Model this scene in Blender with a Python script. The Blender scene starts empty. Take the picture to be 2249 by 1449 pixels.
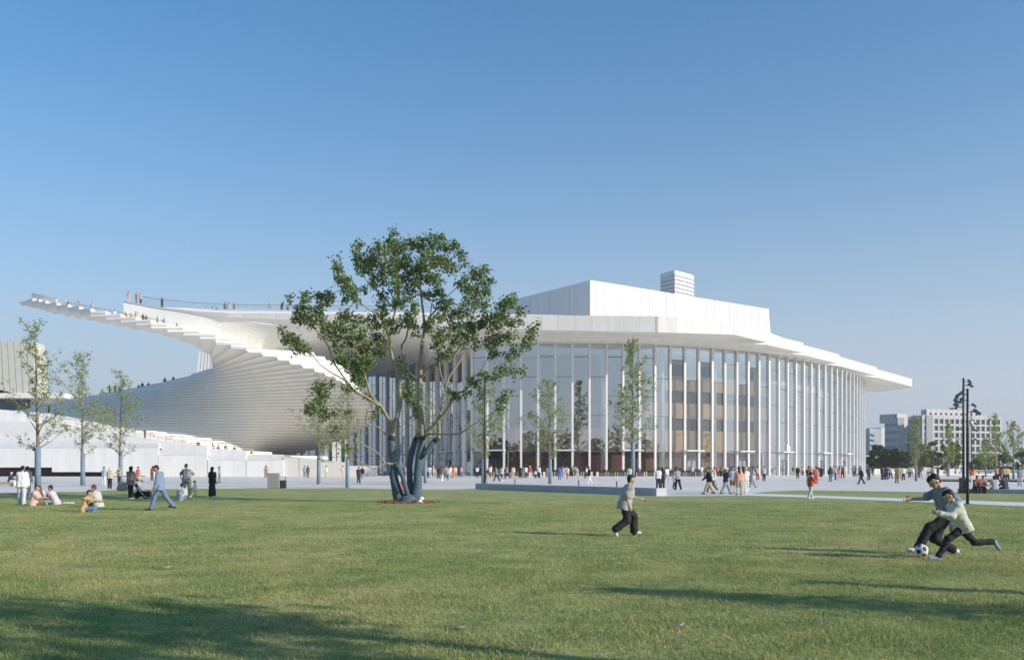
import bpy, bmesh, math, random
import numpy as np
from mathutils import Vector, Matrix, noise

random.seed(7)
np.random.seed(7)
SC = bpy.context.scene
COL = SC.collection

# ------------------------------------------------------------------ camera
FPX, CXP, HYP, EYE = 2000.0, 1124.5, 1031.0, 1.5      # focal length, centre and horizon in photo pixels
cam = bpy.data.cameras.new('camera')
cam.sensor_width = 36.0
cam.lens = 36.0 * FPX / 2249.0
cam.shift_y = (HYP - 724.5) / 2249.0
cam.clip_start = 0.1
cam.clip_end = 6000
cam_ob = bpy.data.objects.new('camera', cam)
COL.objects.link(cam_ob)
cam_ob.location = (0, 0, EYE)
cam_ob.rotation_euler = (math.radians(90), 0, 0)
SC.camera = cam_ob

# ------------------------------------------------------------------ sky, sun, exposure
SUN_EL = math.radians(22.5)
SUN_DIR = Vector((0.899 * math.cos(SUN_EL), -0.438 * math.cos(SUN_EL), math.sin(SUN_EL)))   # towards the sun
world = bpy.data.worlds.new('World')
SC.world = world
world.use_nodes = True
wn = world.node_tree.nodes
wl = world.node_tree.links
sky = wn.new('ShaderNodeTexSky')
sky.sky_type = 'NISHITA'
sky.sun_disc = False
sky.sun_elevation = SUN_EL
sky.sun_rotation = math.atan2(SUN_DIR.x, SUN_DIR.y)
sky.altitude = 0
sky.air_density = 1.4
sky.dust_density = 0.5
sky.ozone_density = 10.0
wn['Background'].inputs[1].default_value = 0.142
# the pale city haze that lies all round the horizon
tcw = wn.new('ShaderNodeTexCoord')
sep = wn.new('ShaderNodeSeparateXYZ')
wl.new(tcw.outputs['Generated'], sep.inputs[0])
def wmath(op, a, b=None):
    n_ = wn.new('ShaderNodeMath')
    n_.operation = op
    for i_, x_ in enumerate((a, b)):
        if x_ is None:
            continue
        if isinstance(x_, (int, float)):
            n_.inputs[i_].default_value = x_
        else:
            wl.new(x_, n_.inputs[i_])
    return n_.outputs[0]
hz = wmath('MAXIMUM', sep.outputs['Z'], 0.0)
hz = wmath('POWER', wmath('DIVIDE', hz, 0.215), 1.6)
hz = wmath('EXPONENT', wmath('MULTIPLY', hz, -1.0))
mixw = wn.new('ShaderNodeMix')
mixw.data_type = 'RGBA'
wl.new(hz, mixw.inputs[0])
tint = wn.new('ShaderNodeMix')
tint.data_type = 'RGBA'
tint.blend_type = 'MULTIPLY'
tint.inputs[0].default_value = 1.0
tint.inputs[7].default_value = (0.76, 1.06, 0.99, 1)
wl.new(sky.outputs[0], tint.inputs[6])
wl.new(tint.outputs[2], mixw.inputs[6])
mixw.inputs[7].default_value = (3.95, 4.18, 4.85, 1)
wl.new(mixw.outputs[2], wn['Background'].inputs[0])
sun = bpy.data.lights.new('sun', 'SUN')
sun.energy = 4.6
sun.angle = math.radians(0.6)
sun.color = (1.0, 0.905, 0.77)
sun_ob = bpy.data.objects.new('sun', sun)
COL.objects.link(sun_ob)
sun_ob.rotation_euler = SUN_DIR.to_track_quat('Z', 'Y').to_euler()
SC.view_settings.view_transform = 'Standard'
SC.view_settings.look = 'None'
SC.view_settings.exposure = 0.2
SC.view_settings.gamma = 1.0
SC.render.resolution_x = 1024
SC.render.resolution_y = 659
SC.cycles.max_bounces = 12
SC.cycles.diffuse_bounces = 8
SC.cycles.transparent_max_bounces = 16

# ------------------------------------------------------------------ helpers
def gz(Y):
    """height of the paving: level with the lawn near the camera, rising a little towards the house"""
    t = min(1.0, max(0.0, (Y - 72.0) / 68.0))
    return 0.45 * t

def P(px, py, Y):
    return Vector(((px - CXP) * Y / FPX, Y, EYE + (HYP - py) * Y / FPX))

def G(px, py):
    """point of the ground seen at a photo pixel"""
    Y = 60.0
    for _ in range(60):
        Y = 0.5 * Y + 0.5 * (EYE - gz(Y)) * FPX / max(0.5, py - HYP)
    return Vector(((px - CXP) * Y / FPX, Y, gz(Y)))

def worldloc(o):
    v = Vector((0, 0, 0))
    while o is not None:
        v += o.location
        o = o.parent
    return v

def link(o, parent=None):
    COL.objects.link(o)
    if parent is not None:
        o.parent = parent
    return o

def mesh_data(name, verts, faces, mat=None, smooth=False):
    me = bpy.data.meshes.new(name)
    if isinstance(verts, np.ndarray):
        verts = verts.tolist()
    me.from_pydata([tuple(v) for v in verts], [], faces)
    if mat is not None:
        me.materials.append(mat)
    if smooth:
        me.polygons.foreach_set('use_smooth', [True] * len(me.polygons))
    me.update()
    return me

def mk(name, verts, faces, mat, parent=None, smooth=False):
    """one mesh object from world coordinates; its own origin is its parent's"""
    off = worldloc(parent) if parent is not None else Vector((0, 0, 0))
    vs = [(v[0] - off.x, v[1] - off.y, v[2] - off.z) for v in verts]
    return link(bpy.data.objects.new(name, mesh_data(name, vs, faces, mat, smooth)), parent)

def thing(name, loc, label, cat, group=None, rz=0.0):
    o = bpy.data.objects.new(name, None)
    o.location = loc
    o.rotation_euler = (0, 0, rz)
    o.empty_display_size = 0.3
    COL.objects.link(o)
    tag(o, label, cat, group)
    return o

def tag(o, label, cat, group=None, kind=None):
    if label:
        o['label'] = label
    if cat:
        o['category'] = cat
    if group:
        o['group'] = group
    if kind:
        o['kind'] = kind
    return o

class MB:
    """collects shapes into one mesh"""
    def __init__(self):
        self.v = []
        self.f = []
    def add(self, verts, faces):
        n = len(self.v)
        self.v += [tuple(p) for p in verts]
        self.f += [tuple(i + n for i in q) for q in faces]
        return self
    def box(self, x0, x1, y0, y1, z0, z1):
        return self.add([(x0, y0, z0), (x1, y0, z0), (x1, y1, z0), (x0, y1, z0), (x0, y0, z1), (x1, y0, z1), (x1, y1, z1), (x0, y1, z1)], BOXF)
    def obox(self, c, ux, hx, hy, z0, z1):
        """box standing on a plan direction ux"""
        ux = Vector((ux[0], ux[1])).normalized()
        uy = Vector((-ux.y, ux.x))
        p = []
        for z in (z0, z1):
            for sx, sy in ((-1, -1), (1, -1), (1, 1), (-1, 1)):
                q = ux * (sx * hx) + uy * (sy * hy)
                p.append((c[0] + q.x, c[1] + q.y, z))
        return self.add(p, BOXF)
    def prism(self, poly, z0, z1):
        """poly: plan points; z0/z1 numbers or lists"""
        n = len(poly)
        a0 = z0 if isinstance(z0, (list, tuple)) else [z0] * n
        a1 = z1 if isinstance(z1, (list, tuple)) else [z1] * n
        vs = [(p[0], p[1], a0[i]) for i, p in enumerate(poly)] + [(p[0], p[1], a1[i]) for i, p in enumerate(poly)]
        fs = [tuple(range(n - 1, -1, -1)), tuple(range(n, 2 * n))]
        fs += [(i, (i + 1) % n, n + (i + 1) % n, n + i) for i in range(n)]
        return self.add(vs, fs)
    def tube(self, pts, rads, n=8, cap=True):
        pts = [Vector(p) for p in pts]
        if not isinstance(rads, (list, tuple)):
            rads = [rads] * len(pts)
        base = len(self.v)
        up = Vector((0.31, 0.17, 0.93)).normalized()
        m = len(pts)
        prev = None
        for i in range(m):
            d = (pts[min(i + 1, m - 1)] - pts[max(i - 1, 0)])
            d = d.normalized() if d.length > 1e-9 else Vector((0, 0, 1))
            if prev is None:
                a = d.cross(up)
                if a.length < 1e-3:
                    a = d.cross(Vector((1, 0, 0)))
            else:
                a = prev - d * prev.dot(d)
                if a.length < 1e-5:
                    a = d.cross(up)
            a.normalize()
            prev = a
            b = d.cross(a)
            for k in range(n):
                t = 2 * math.pi * k / n
                self.v.append(tuple(pts[i] + (a * math.cos(t) + b * math.sin(t)) * rads[i]))
        for i in range(m - 1):
            for k in range(n):
                k2 = (k + 1) % n
                self.f.append((base + i * n + k, base + i * n + k2, base + (i + 1) * n + k2, base + (i + 1) * n + k))
        if cap:
            self.f.append(tuple(base + k for k in range(n - 1, -1, -1)))
            self.f.append(tuple(base + (m - 1) * n + k for k in range(n)))
        return self
    def build(self, name, mat, parent=None, smooth=False):
        return mk(name, self.v, self.f, mat, parent, smooth)

BOXF = [(3, 2, 1, 0), (4, 5, 6, 7), (0, 1, 5, 4), (1, 2, 6, 5), (2, 3, 7, 6), (3, 0, 4, 7)]

def lerp(a, b, t):
    return a + (b - a) * t

def pinterp(keys, t):
    """piecewise interpolation of tuples keyed by their first element (any order)"""
    ks = sorted(keys)
    if t <= ks[0][0]:
        return ks[0][1:]
    for a, b in zip(ks, ks[1:]):
        if t <= b[0]:
            u = (t - a[0]) / (b[0] - a[0])
            return tuple(x + (y - x) * u for x, y in zip(a[1:], b[1:]))
    return ks[-1][1:]

def catmull(pts, step):
    """smooth plan/space curve through pts, resampled at equal arc length"""
    pts = [Vector(p) for p in pts]
    ext = [pts[0] * 2 - pts[1]] + pts + [pts[-1] * 2 - pts[-2]]
    dense = []
    for i in range(1, len(ext) - 2):
        p0, p1, p2, p3 = ext[i - 1], ext[i], ext[i + 1], ext[i + 2]
        for k in range(24):
            t = k / 24.0
            dense.append(0.5 * ((2 * p1) + (p2 - p0) * t + (2 * p0 - 5 * p1 + 4 * p2 - p3) * t * t + (3 * p1 - p0 - 3 * p2 + p3) * t ** 3))
    dense.append(pts[-1])
    out = [dense[0]]
    acc = 0.0
    for a, b in zip(dense, dense[1:]):
        seg = (b - a).length
        while acc + seg >= step:
            t = (step - acc) / seg
            a = a.lerp(b, t)
            out.append(a)
            seg = (b - a).length
            acc = 0.0
        acc += seg
    return out

# ------------------------------------------------------------------ materials
def srgb(r, g, b):
    f = lambda c: (c / 255.0 / 12.92) if c <= 10 else ((c / 255.0 + 0.055) / 1.055) ** 2.4
    return (f(r), f(g), f(b))

def mat(name, col, rough=0.6, var=0.08, scale=3.0, bump=0.0, bscale=40.0, metal=0.0, spec=0.4, stretch=None, objvar=0.0):
    """matte procedural material: colour varied by noise, optional fine relief"""
    m = bpy.data.materials.new(name)
    m.use_nodes = True
    nt = m.node_tree
    b = nt.nodes['Principled BSDF']
    b.inputs['Roughness'].default_value = rough
    b.inputs['Metallic'].default_value = metal
    b.inputs['Specular IOR Level'].default_value = spec
    tc = nt.nodes.new('ShaderNodeTexCoord')
    src = tc.outputs['Object']
    if stretch:
        mp = nt.nodes.new('ShaderNodeMapping')
        mp.inputs['Scale'].default_value = stretch
        nt.links.new(src, mp.inputs['Vector'])
        src = mp.outputs['Vector']
    nz = nt.nodes.new('ShaderNodeTexNoise')
    nz.inputs['Scale'].default_value = scale
    nz.inputs['Detail'].default_value = 4
    nt.links.new(src, nz.inputs['Vector'])
    rp = nt.nodes.new('ShaderNodeValToRGB')
    rp.color_ramp.elements[0].position = 0.3
    rp.color_ramp.elements[1].position = 0.7
    rp.color_ramp.elements[0].color = tuple(c * (1 - var) for c in col) + (1,)
    rp.color_ramp.elements[1].color = tuple(min(1, c * (1 + var)) for c in col) + (1,)
    nt.links.new(nz.outputs['Fac'], rp.inputs['Fac'])
    out = rp.outputs['Color']
    if objvar > 0:
        # every panel has its own tone
        oi = nt.nodes.new('ShaderNodeObjectInfo')
        mr = nt.nodes.new('ShaderNodeMapRange')
        mr.inputs['To Min'].default_value = 1 - objvar
        mr.inputs['To Max'].default_value = 1 + objvar
        nt.links.new(oi.outputs['Random'], mr.inputs['Value'])
        mu = nt.nodes.new('ShaderNodeVectorMath')
        mu.operation = 'SCALE'
        nt.links.new(out, mu.inputs[0])
        nt.links.new(mr.outputs['Result'], mu.inputs['Scale'])
        out = mu.outputs[0]
    nt.links.new(out, b.inputs['Base Color'])
    if bump > 0:
        n2 = nt.nodes.new('ShaderNodeTexNoise')
        n2.inputs['Scale'].default_value = bscale
        n2.inputs['Detail'].default_value = 3
        nt.links.new(src, n2.inputs['Vector'])
        bp = nt.nodes.new('ShaderNodeBump')
        bp.inputs['Strength'].default_value = bump
        bp.inputs['Distance'].default_value = 0.02
        nt.links.new(n2.outputs['Fac'], bp.inputs['Height'])
        nt.links.new(bp.outputs['Normal'], b.inputs['Normal'])
    return m

def leafmat(name, c0, c1, trans=0.35):
    """leaf: varies from leaf to leaf, lets some light through"""
    m = bpy.data.materials.new(name)
    m.use_nodes = True
    nt = m.node_tree
    b = nt.nodes['Principled BSDF']
    b.inputs['Roughness'].default_value = 0.5
    b.inputs['Specular IOR Level'].default_value = 0.35
    ge = nt.nodes.new('ShaderNodeNewGeometry')
    rp = nt.nodes.new('ShaderNodeValToRGB')
    rp.color_ramp.elements[0].color = c0 + (1,)
    rp.color_ramp.elements[1].color = c1 + (1,)
    nt.links.new(ge.outputs['Random Per Island'], rp.inputs['Fac'])
    nt.links.new(rp.outputs['Color'], b.inputs['Base Color'])
    tr = nt.nodes.new('ShaderNodeBsdfTranslucent')
    nt.links.new(rp.outputs['Color'], tr.inputs['Color'])
    mx = nt.nodes.new('ShaderNodeMixShader')
    mx.inputs[0].default_value = trans
    nt.links.new(b.outputs[0], mx.inputs[1])
    nt.links.new(tr.outputs[0], mx.inputs[2])
    nt.links.new(mx.outputs[0], nt.nodes['Material Output'].inputs[0])
    return m

def glassmat(name, refl=0.5, tint=(0.75, 0.8, 0.82), wob=0.05):
    """window glass: mirror of the sky over a clear, lightly tinted pane; panes are never quite flat"""
    m = bpy.data.materials.new(name)
    m.use_nodes = True
    nt = m.node_tree
    for n in list(nt.nodes):
        if n.type == 'BSDF_PRINCIPLED':
            nt.nodes.remove(n)
    gl = nt.nodes.new('ShaderNodeBsdfGlossy')
    gl.inputs['Roughness'].default_value = 0.01
    gl.inputs['Color'].default_value = (0.92, 0.95, 0.97, 1)
    tp = nt.nodes.new('ShaderNodeBsdfTransparent')
    tp.inputs['Color'].default_value = tint + (1,)
    lw = nt.nodes.new('ShaderNodeLayerWeight')
    lw.inputs['Blend'].default_value = 0.35
    mr = nt.nodes.new('ShaderNodeMapRange')
    mr.inputs['To Min'].default_value = refl
    mr.inputs['To Max'].default_value = min(1.0, refl + 0.45)
    nt.links.new(lw.outputs['Facing'], mr.inputs['Value'])
    tc = nt.nodes.new('ShaderNodeTexCoord')
    nz = nt.nodes.new('ShaderNodeTexNoise')
    nz.inputs['Scale'].default_value = 0.35
    nt.links.new(tc.outputs['Object'], nz.inputs['Vector'])
    bp = nt.nodes.new('ShaderNodeBump')
    bp.inputs['Strength'].default_value = wob
    bp.inputs['Distance'].default_value = 0.5
    nt.links.new(nz.outputs['Fac'], bp.inputs['Height'])
    nt.links.new(bp.outputs['Normal'], gl.inputs['Normal'])
    mx = nt.nodes.new('ShaderNodeMixShader')
    nt.links.new(mr.outputs['Result'], mx.inputs[0])
    nt.links.new(tp.outputs[0], mx.inputs[1])
    nt.links.new(gl.outputs[0], mx.inputs[2])
    nt.links.new(mx.outputs[0], nt.nodes['Material Output'].inputs[0])
    return m

M = {}
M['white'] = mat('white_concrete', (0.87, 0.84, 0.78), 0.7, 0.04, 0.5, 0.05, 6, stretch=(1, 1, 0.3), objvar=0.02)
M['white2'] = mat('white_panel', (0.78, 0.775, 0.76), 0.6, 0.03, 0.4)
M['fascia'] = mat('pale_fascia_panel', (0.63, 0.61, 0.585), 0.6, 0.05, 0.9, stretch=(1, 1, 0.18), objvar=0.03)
M['soffit'] = mat('warm_white_soffit', (0.86, 0.83, 0.77), 0.7, 0.04, 0.3)
M['column'] = mat('white_column_paint', (0.73, 0.72, 0.70), 0.45, 0.03, 1)
M['joint'] = mat('dark_joint', (0.16, 0.155, 0.15), 0.8, 0.1)
M['transom'] = mat('grey_transom', (0.09, 0.10, 0.12), 0.5, 0.1)
M['glass'] = glassmat('facade_glass', 0.46)
M['glassclear'] = glassmat('clear_facade_glass', 0.15, (0.86, 0.88, 0.88))
M['railglass'] = glassmat('balustrade_glass', 0.06, (0.93, 0.95, 0.95), 0.0)
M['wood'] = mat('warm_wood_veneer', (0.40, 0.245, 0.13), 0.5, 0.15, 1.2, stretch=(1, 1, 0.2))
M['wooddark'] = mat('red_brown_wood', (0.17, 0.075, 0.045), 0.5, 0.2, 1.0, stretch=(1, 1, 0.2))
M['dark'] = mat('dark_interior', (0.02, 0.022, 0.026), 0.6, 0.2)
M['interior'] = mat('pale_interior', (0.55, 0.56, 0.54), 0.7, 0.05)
M['metal'] = mat('dark_steel', (0.028, 0.032, 0.04), 0.45, 0.1, 5, spec=0.5)
M['greymetal'] = mat('grey_steel', (0.30, 0.30, 0.29), 0.5, 0.06, 5)
M['stonegrey'] = mat('grey_granite', (0.46, 0.47, 0.49), 0.7, 0.08, 2.5, 0.1, 60)
M['woodslat'] = mat('bench_timber', (0.45, 0.30, 0.16), 0.6, 0.15, 4, stretch=(1, 8, 8))
# ------------------------------------------------------------------ ground
def pavemat():
    m = mat('plaza_granite', (0.80, 0.75, 0.685), 0.75, 0.06, 0.12, 0.04, 12)
    nt = m.node_tree
    b = nt.nodes['Principled BSDF']
    old = b.inputs['Base Color'].links[0].from_socket
    br = nt.nodes.new('ShaderNodeTexBrick')
    br.inputs['Scale'].default_value = 1.0
    br.inputs['Brick Width'].default_value = 2.4
    br.inputs['Row Height'].default_value = 1.2
    br.inputs['Mortar Size'].default_value = 0.014
    br.inputs['Color1'].default_value = (1, 1, 1, 1)
    br.inputs['Color2'].default_value = (0.90, 0.90, 0.91, 1)
    br.inputs['Mortar'].default_value = (0.62, 0.62, 0.63, 1)
    tc = nt.nodes.new('ShaderNodeTexCoord')
    nt.links.new(tc.outputs['Object'], br.inputs['Vector'])
    mx = nt.nodes.new('ShaderNodeMix')
    mx.data_type = 'RGBA'
    mx.blend_type = 'MULTIPLY'
    mx.inputs[0].default_value = 1.0
    nt.links.new(old, mx.inputs[6])
    nt.links.new(br.outputs['Color'], mx.inputs[7])
    nt.links.new(mx.outputs[2], b.inputs['Base Color'])
    return m
M['pave'] = pavemat()

def sheet(name, outline, mat_, dz, step=None, kind='structure'):
    """flat sheet over a plan outline, draped on the ground height at its points"""
    v = [(x, y, gz(y) + dz) for x, y in outline]
    o = mk(name, v, [tuple(range(len(v)))], mat_)
    o['kind'] = kind
    return o

# base terrain far to the horizon
M['earth'] = mat('far_ground', (0.20, 0.21, 0.15), 0.9, 0.2, 0.02)
g = mk('ground', [(-4000, -900, -0.35), (4000, -900, -0.35), (4000, 5000, -0.35), (-4000, 5000, -0.35)], [(0, 1, 2, 3)], M['earth'])
g['kind'] = 'structure'

# paving: rows that follow the gentle rise
ys = [40, 72, 80, 90, 100, 110, 120, 130, 140, 150, 250, 330]
v, f = [], []
for y in ys:
    for x in (-180, -90, 0, 90, 180):
        v.append((x, y, gz(y)))
for j in range(len(ys) - 1):
    for i in range(4):
        a = j * 5 + i
        f.append((a, a + 1, a + 6, a + 5))
plaza = mk('plaza', v, f, M['pave'])
plaza['kind'] = 'structure'
# slab joints across the paving that catch the eye: long shallow gutters
M['gutter'] = mat('drain_slot', (0.30, 0.30, 0.31), 0.8, 0.1)
for i, (pa, pb) in enumerate([((0, 1068), (1000, 1062)), ((0, 1059), (640, 1055)), ((700, 1069), (1050, 1067)), ((1480, 1081), (1640, 1083)), ((1500, 1062), (2249, 1066))]):
    a, b = G(*pa), G(*pb)
    d = (b - a).normalized()
    n = Vector((-d.y, d.x, 0)) * 0.09
    q = mk('drain_slot', [(p + s * n).to_tuple()[:2] + (p.z + 0.004,) for p, s in ((a, -1), (b, -1), (b, 1), (a, 1))], [(0, 1, 2, 3)], M['gutter'], plaza)

def grassmat(name, lawn=True):
    m = bpy.data.materials.new(name)
    m.use_nodes = True
    nt = m.node_tree
    N, L = nt.nodes, nt.links
    b = N['Principled BSDF']
    b.inputs['Roughness'].default_value = 0.9
    b.inputs['Specular IOR Level'].default_value = 0.1
    tc = N.new('ShaderNodeTexCoord')
    def nz(scale, det, dist=0.0, st=None):
        n = N.new('ShaderNodeTexNoise')
        n.inputs['Scale'].default_value = scale
        n.inputs['Detail'].default_value = det
        n.inputs['Distortion'].default_value = dist
        L.new(tc.outputs['Object'], n.inputs['Vector'])
        return n.outputs['Fac']
    def ramp(fac, p0, c0, p1, c1):
        r = N.new('ShaderNodeValToRGB')
        r.color_ramp.elements[0].position = p0
        r.color_ramp.elements[0].color = c0 + (1,)
        r.color_ramp.elements[1].position = p1
        r.color_ramp.elements[1].color = c1 + (1,)
        L.new(fac, r.inputs['Fac'])
        return r.outputs['Color']
    def mix(fac, a, c):
        x = N.new('ShaderNodeMix')
        x.data_type = 'RGBA'
        if isinstance(fac, float):
            x.inputs[0].default_value = fac
        else:
            L.new(fac, x.inputs[0])
        L.new(a, x.inputs[6])
        L.new(c, x.inputs[7])
        return x.outputs[2]
    green, straw, deep = (0.25, 0.345, 0.10), (0.58, 0.51, 0.215), (0.11, 0.205, 0.065)
    big = ramp(nz(0.20, 7, 0.9), 0.42, green, 0.62, straw)
    mid = ramp(nz(1.1, 7, 0.8), 0.40, deep, 0.60, (0.46, 0.47, 0.18))
    c = mix(0.5, big, mid)
    if lawn:
        fine = ramp(nz(14.0, 6, 0.8), 0.36, (0.14, 0.20, 0.06), 0.66, (0.66, 0.61, 0.29))
        c = mix(0.42, c, fine)
        n2 = N.new('ShaderNodeTexNoise')
        n2.inputs['Scale'].default_value = 11
        n2.inputs['Detail'].default_value = 8
        n2.inputs['Roughness'].default_value = 0.7
        L.new(tc.outputs['Object'], n2.inputs['Vector'])
        bp = N.new('ShaderNodeBump')
        bp.inputs['Strength'].default_value = 0.9
        bp.inputs['Distance'].default_value = 0.06
        L.new(n2.outputs['Fac'], bp.inputs['Height'])
        L.new(bp.outputs['Normal'], b.inputs['Normal'])
        L.new(c, b.inputs['Base Color'])
    else:
        ge = N.new('ShaderNodeNewGeometry')
        rnd = ramp(ge.outputs['Random Per Island'], 0.05, (0.14, 0.225, 0.06), 0.93, (0.67, 0.60, 0.29))
        c = mix(0.38, c, rnd)
        L.new(c, b.inputs['Base Color'])
        tr = N.new('ShaderNodeBsdfTranslucent')
        L.new(c, tr.inputs['Color'])
        mx = N.new('ShaderNodeMixShader')
        mx.inputs[0].default_value = 0.35
        L.new(b.outputs[0], mx.inputs[1])
        L.new(tr.outputs[0], mx.inputs[2])
        L.new(mx.outputs[0], N['Material Output'].inputs[0])
    return m

M['lawn'] = grassmat('lawn_turf', True)
M['blade'] = grassmat('grass_blade', False)

edge = [(-60, 1084), (60, 1084.5), (180, 1080), (262, 1075), (420, 1073), (590, 1072.5), (760, 1071.5), (840, 1073.5), (900, 1074.5), (1050, 1074.5),
        (1200, 1080), (1442, 1089.5), (1640, 1088.5), (1800, 1094), (2000, 1102), (2249, 1112.5), (2500, 1122)]
lawn_edge = [G(*p).to_2d() for p in edge]
def lawn_far(x):
    """far edge of the lawn at plan x"""
    pts = sorted((p.x, p.y) for p in lawn_edge)
    return pinterp(pts, x)[0]
ol = [(-70, -60), (70, -60), (70, lawn_edge[-1].y)] + [(p.x, p.y) for p in reversed(lawn_edge)] + [(-70, lawn_edge[0].y)]
# gently uneven lawn surface
def bumpz(x, y):
    return 0.035 * noise.noise(Vector((x * 0.16, y * 0.16, 3.1))) + 0.012 * noise.noise(Vector((x * 0.7, y * 0.7, 1.7)))
bm = bmesh.new()
vs = [bm.verts.new((x, y, 0.012)) for x, y in ol]
bm.faces.new(vs)
bmesh.ops.triangulate(bm, faces=bm.faces[:])
me = bpy.data.meshes.new('lawn')
bm.to_mesh(me)
bm.free()
me.materials.append(M['lawn'])
lawn = link(bpy.data.objects.new('lawn', me))
lawn['kind'] = 'structure'
strip = [(1650, 1083.2), (1690, 1079), (1750, 1076.5), (1900, 1078), (2100, 1081), (2249, 1083.5), (2500, 1088), (2500, 1110), (2249, 1103.5), (2000, 1095), (1800, 1088)]
so = sheet('lawn_strip', [G(*p).to_2d()[:] for p in strip][::-1], M['lawn'], 0.012)
# path kerb between the two lawns
pth = [(1560, 1088.8), (1640, 1088.4), (1800, 1093.8), (2000, 1101.8), (2249, 1112.2), (2500, 1121.5), (2500, 1110.3), (2249, 1103.8), (2000, 1095.3), (1800, 1088.4), (1650, 1083.5)]
po = sheet('path', [G(*p).to_2d()[:] for p in pth][::-1], M['white2'], 0.02)
# mulch-coloured planting ground far right
M['mulch'] = mat('dry_grass_verge', (0.35, 0.27, 0.14), 0.9, 0.2, 1.0)
mk('verge', [tuple(G(*p).to_2d()) + (gz(120) + 0.02,) for p in ((2060, 1057), (2420, 1059), (2420, 1053), (2060, 1051.5))], [(0, 1, 2, 3)], M['mulch'])['kind'] = 'structure'
# ------------------------------------------------------------------ opera house
house = thing('opera_house', (0, 150, 0.45), 'huge white building with fan-shaped spiral stair roof and tall column-lined glass front', 'building')
BZ = 0.45

# ---- plan of the glass front
FAC = [(-78, 238), (-52, 226), (-33, 206), (-17.2, 178), (-10.2, 161), (-7.6, 154.2), (-4.5, 151.6), (2, 150.9), (12, 150.9), (22.3, 152.4), (35.3, 157.6), (48, 166), (60.5, 177.5), (68.5, 187), (76, 198.5), (81, 210), (82.5, 222), (80, 236)]
ST = catmull([(x, y, 0) for x, y in FAC], 2.83)
def topz(p):
    """height of the glass head: lower towards the right end"""
    if p.x < 20:
        return 23.0
    return 23.0 - 2.75 * min(1.0, (p.y - 152) / 62.0) ** 0.8
# dark base plinth, columns, panes, transoms
front_bays = []
for i in range(len(ST)):
    p = ST[i]
    d = (ST[min(i + 1, len(ST) - 1)] - ST[max(i - 1, 0)]).normalized()
    n = Vector((d.y, -d.x, 0))           # outwards
    zt = topz(p) + 0.6
    c = p + n * 0.16
    left_side = p.x < -7.7
    if not left_side or i % 2 == 0:
        MB().obox((c.x, c.y), (d.x, d.y), 0.17 if not left_side else 0.24, 0.20 if not left_side else 0.22, BZ, zt).build('column', M['column'], house)
    if i + 1 < len(ST):
        q = ST[i + 1]
        front_bays.append((i, p, q, d, n))
CANOPY = {}
for i, p, q, d, n in front_bays:
    mid = (p + q) / 2
    px = CXP + FPX * mid.x / mid.y
    zt = topz(mid) + 0.5
    odd = i % 2
    lv = [BZ, 4.5] + ([13.7, 20.2] if odd else [10.5, 16.9]) + [zt]
    lv = [z * (zt / 23.5) if 5 < z < 23 else z for z in lv]
    e = (q - p).normalized()
    a, b = p + e * 0.16, q - e * 0.16
    for k in range(len(lv) - 1):
        z0, z1 = lv[k] + 0.03, lv[k + 1] - 0.03
        jx = random.uniform(-0.012, 0.012)
        mk('pane', [(a.x + n.x * jx, a.y + n.y * jx, z0), (b.x, b.y, z0), (b.x, b.y, z1), (a.x, a.y, z1)], [(0, 1, 2, 3)], M['glassclear'] if ((1478 < px < 1602 or 1622 < px < 1655) and k < len(lv) - 2) or (px > 1040 and px < 1690 and k < 1) else M['glass'], house)
        if k > 0:
            MB().obox(((a.x + b.x) / 2, (a.y + b.y) / 2), (e.x, e.y), (b - a).length / 2, 0.06, lv[k] - 0.045, lv[k] + 0.045).build('transom', M['transom'], house)
    CANOPY[i] = (px, p, q, e, n)
# door canopies over some bays, with doors under them
def bay_at(px, front=True):
    best = None
    for i, (x, p, q, e, n) in CANOPY.items():
        if n.y < 0.05 or px < 1030:
            s = abs(x - px) + (0 if (p.y < 215) else 50)
            if best is None or s < best[0]:
                best = (s, i)
    return best[1]
done = set()
for k, px in enumerate([1107, 1256, 1400, 1527, 1637, 1723, 1798, 1852, 1890, 985, 905]):
    i = bay_at(px)
    if i in done:
        continue
    done.add(i)
    x, p, q, e, n = CANOPY[i]
    mid = (p + q) / 2 + n * 0.55
    L2 = (q - p).length / 2
    MB().obox((mid.x, mid.y), (e.x, e.y), L2 + 0.35, 0.95, 4.62, 4.80).build('canopy', M['column'], house)
    c2 = (p + q) / 2 + n * 0.12
    dr = MB()
    for s in (-0.95, 0.0, 0.95):
        cc = c2 + e * s
        dr.obox((cc.x, cc.y), (e.x, e.y), 0.06, 0.06, BZ, 3.1)
    dr.obox((c2.x, c2.y), (e.x, e.y), 1.0, 0.07, 3.1, 3.22)
    dr.build('door_frame', M['metal'], house)
    for s in (-0.48, 0.48):
        cc = c2 + e * s
        MB().obox((cc.x, cc.y), (e.x, e.y), 0.42, 0.02, BZ + 0.05, 3.08).build('door', M['glass'], house)
    if px == 1723:
        # the white numeral above that door
        cu = bpy.data.curves.new('door_number', 'FONT')
        cu.body = '6'
        cu.size = 2.6
        cu.extrude = 0.08
        cu.align_x = 'CENTER'
        t = bpy.data.objects.new('tmp_text', cu)
        COL.objects.link(t)
        bpy.context.view_layer.update()
        tm = bpy.data.meshes.new_from_object(t)
        bpy.data.objects.remove(t)
        pos = (p + q) / 2 + n * 1.3
        R3 = Matrix((( e.x, 0, n.x), (e.y, 0, n.y), (0, 1, 0)))
        vs = [R3 @ v.co + Vector((pos.x, pos.y, 4.85)) for v in tm.vertices]
        mk('door_number', vs, [tuple(pl.vertices) for pl in tm.polygons], M['column'], house)

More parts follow.
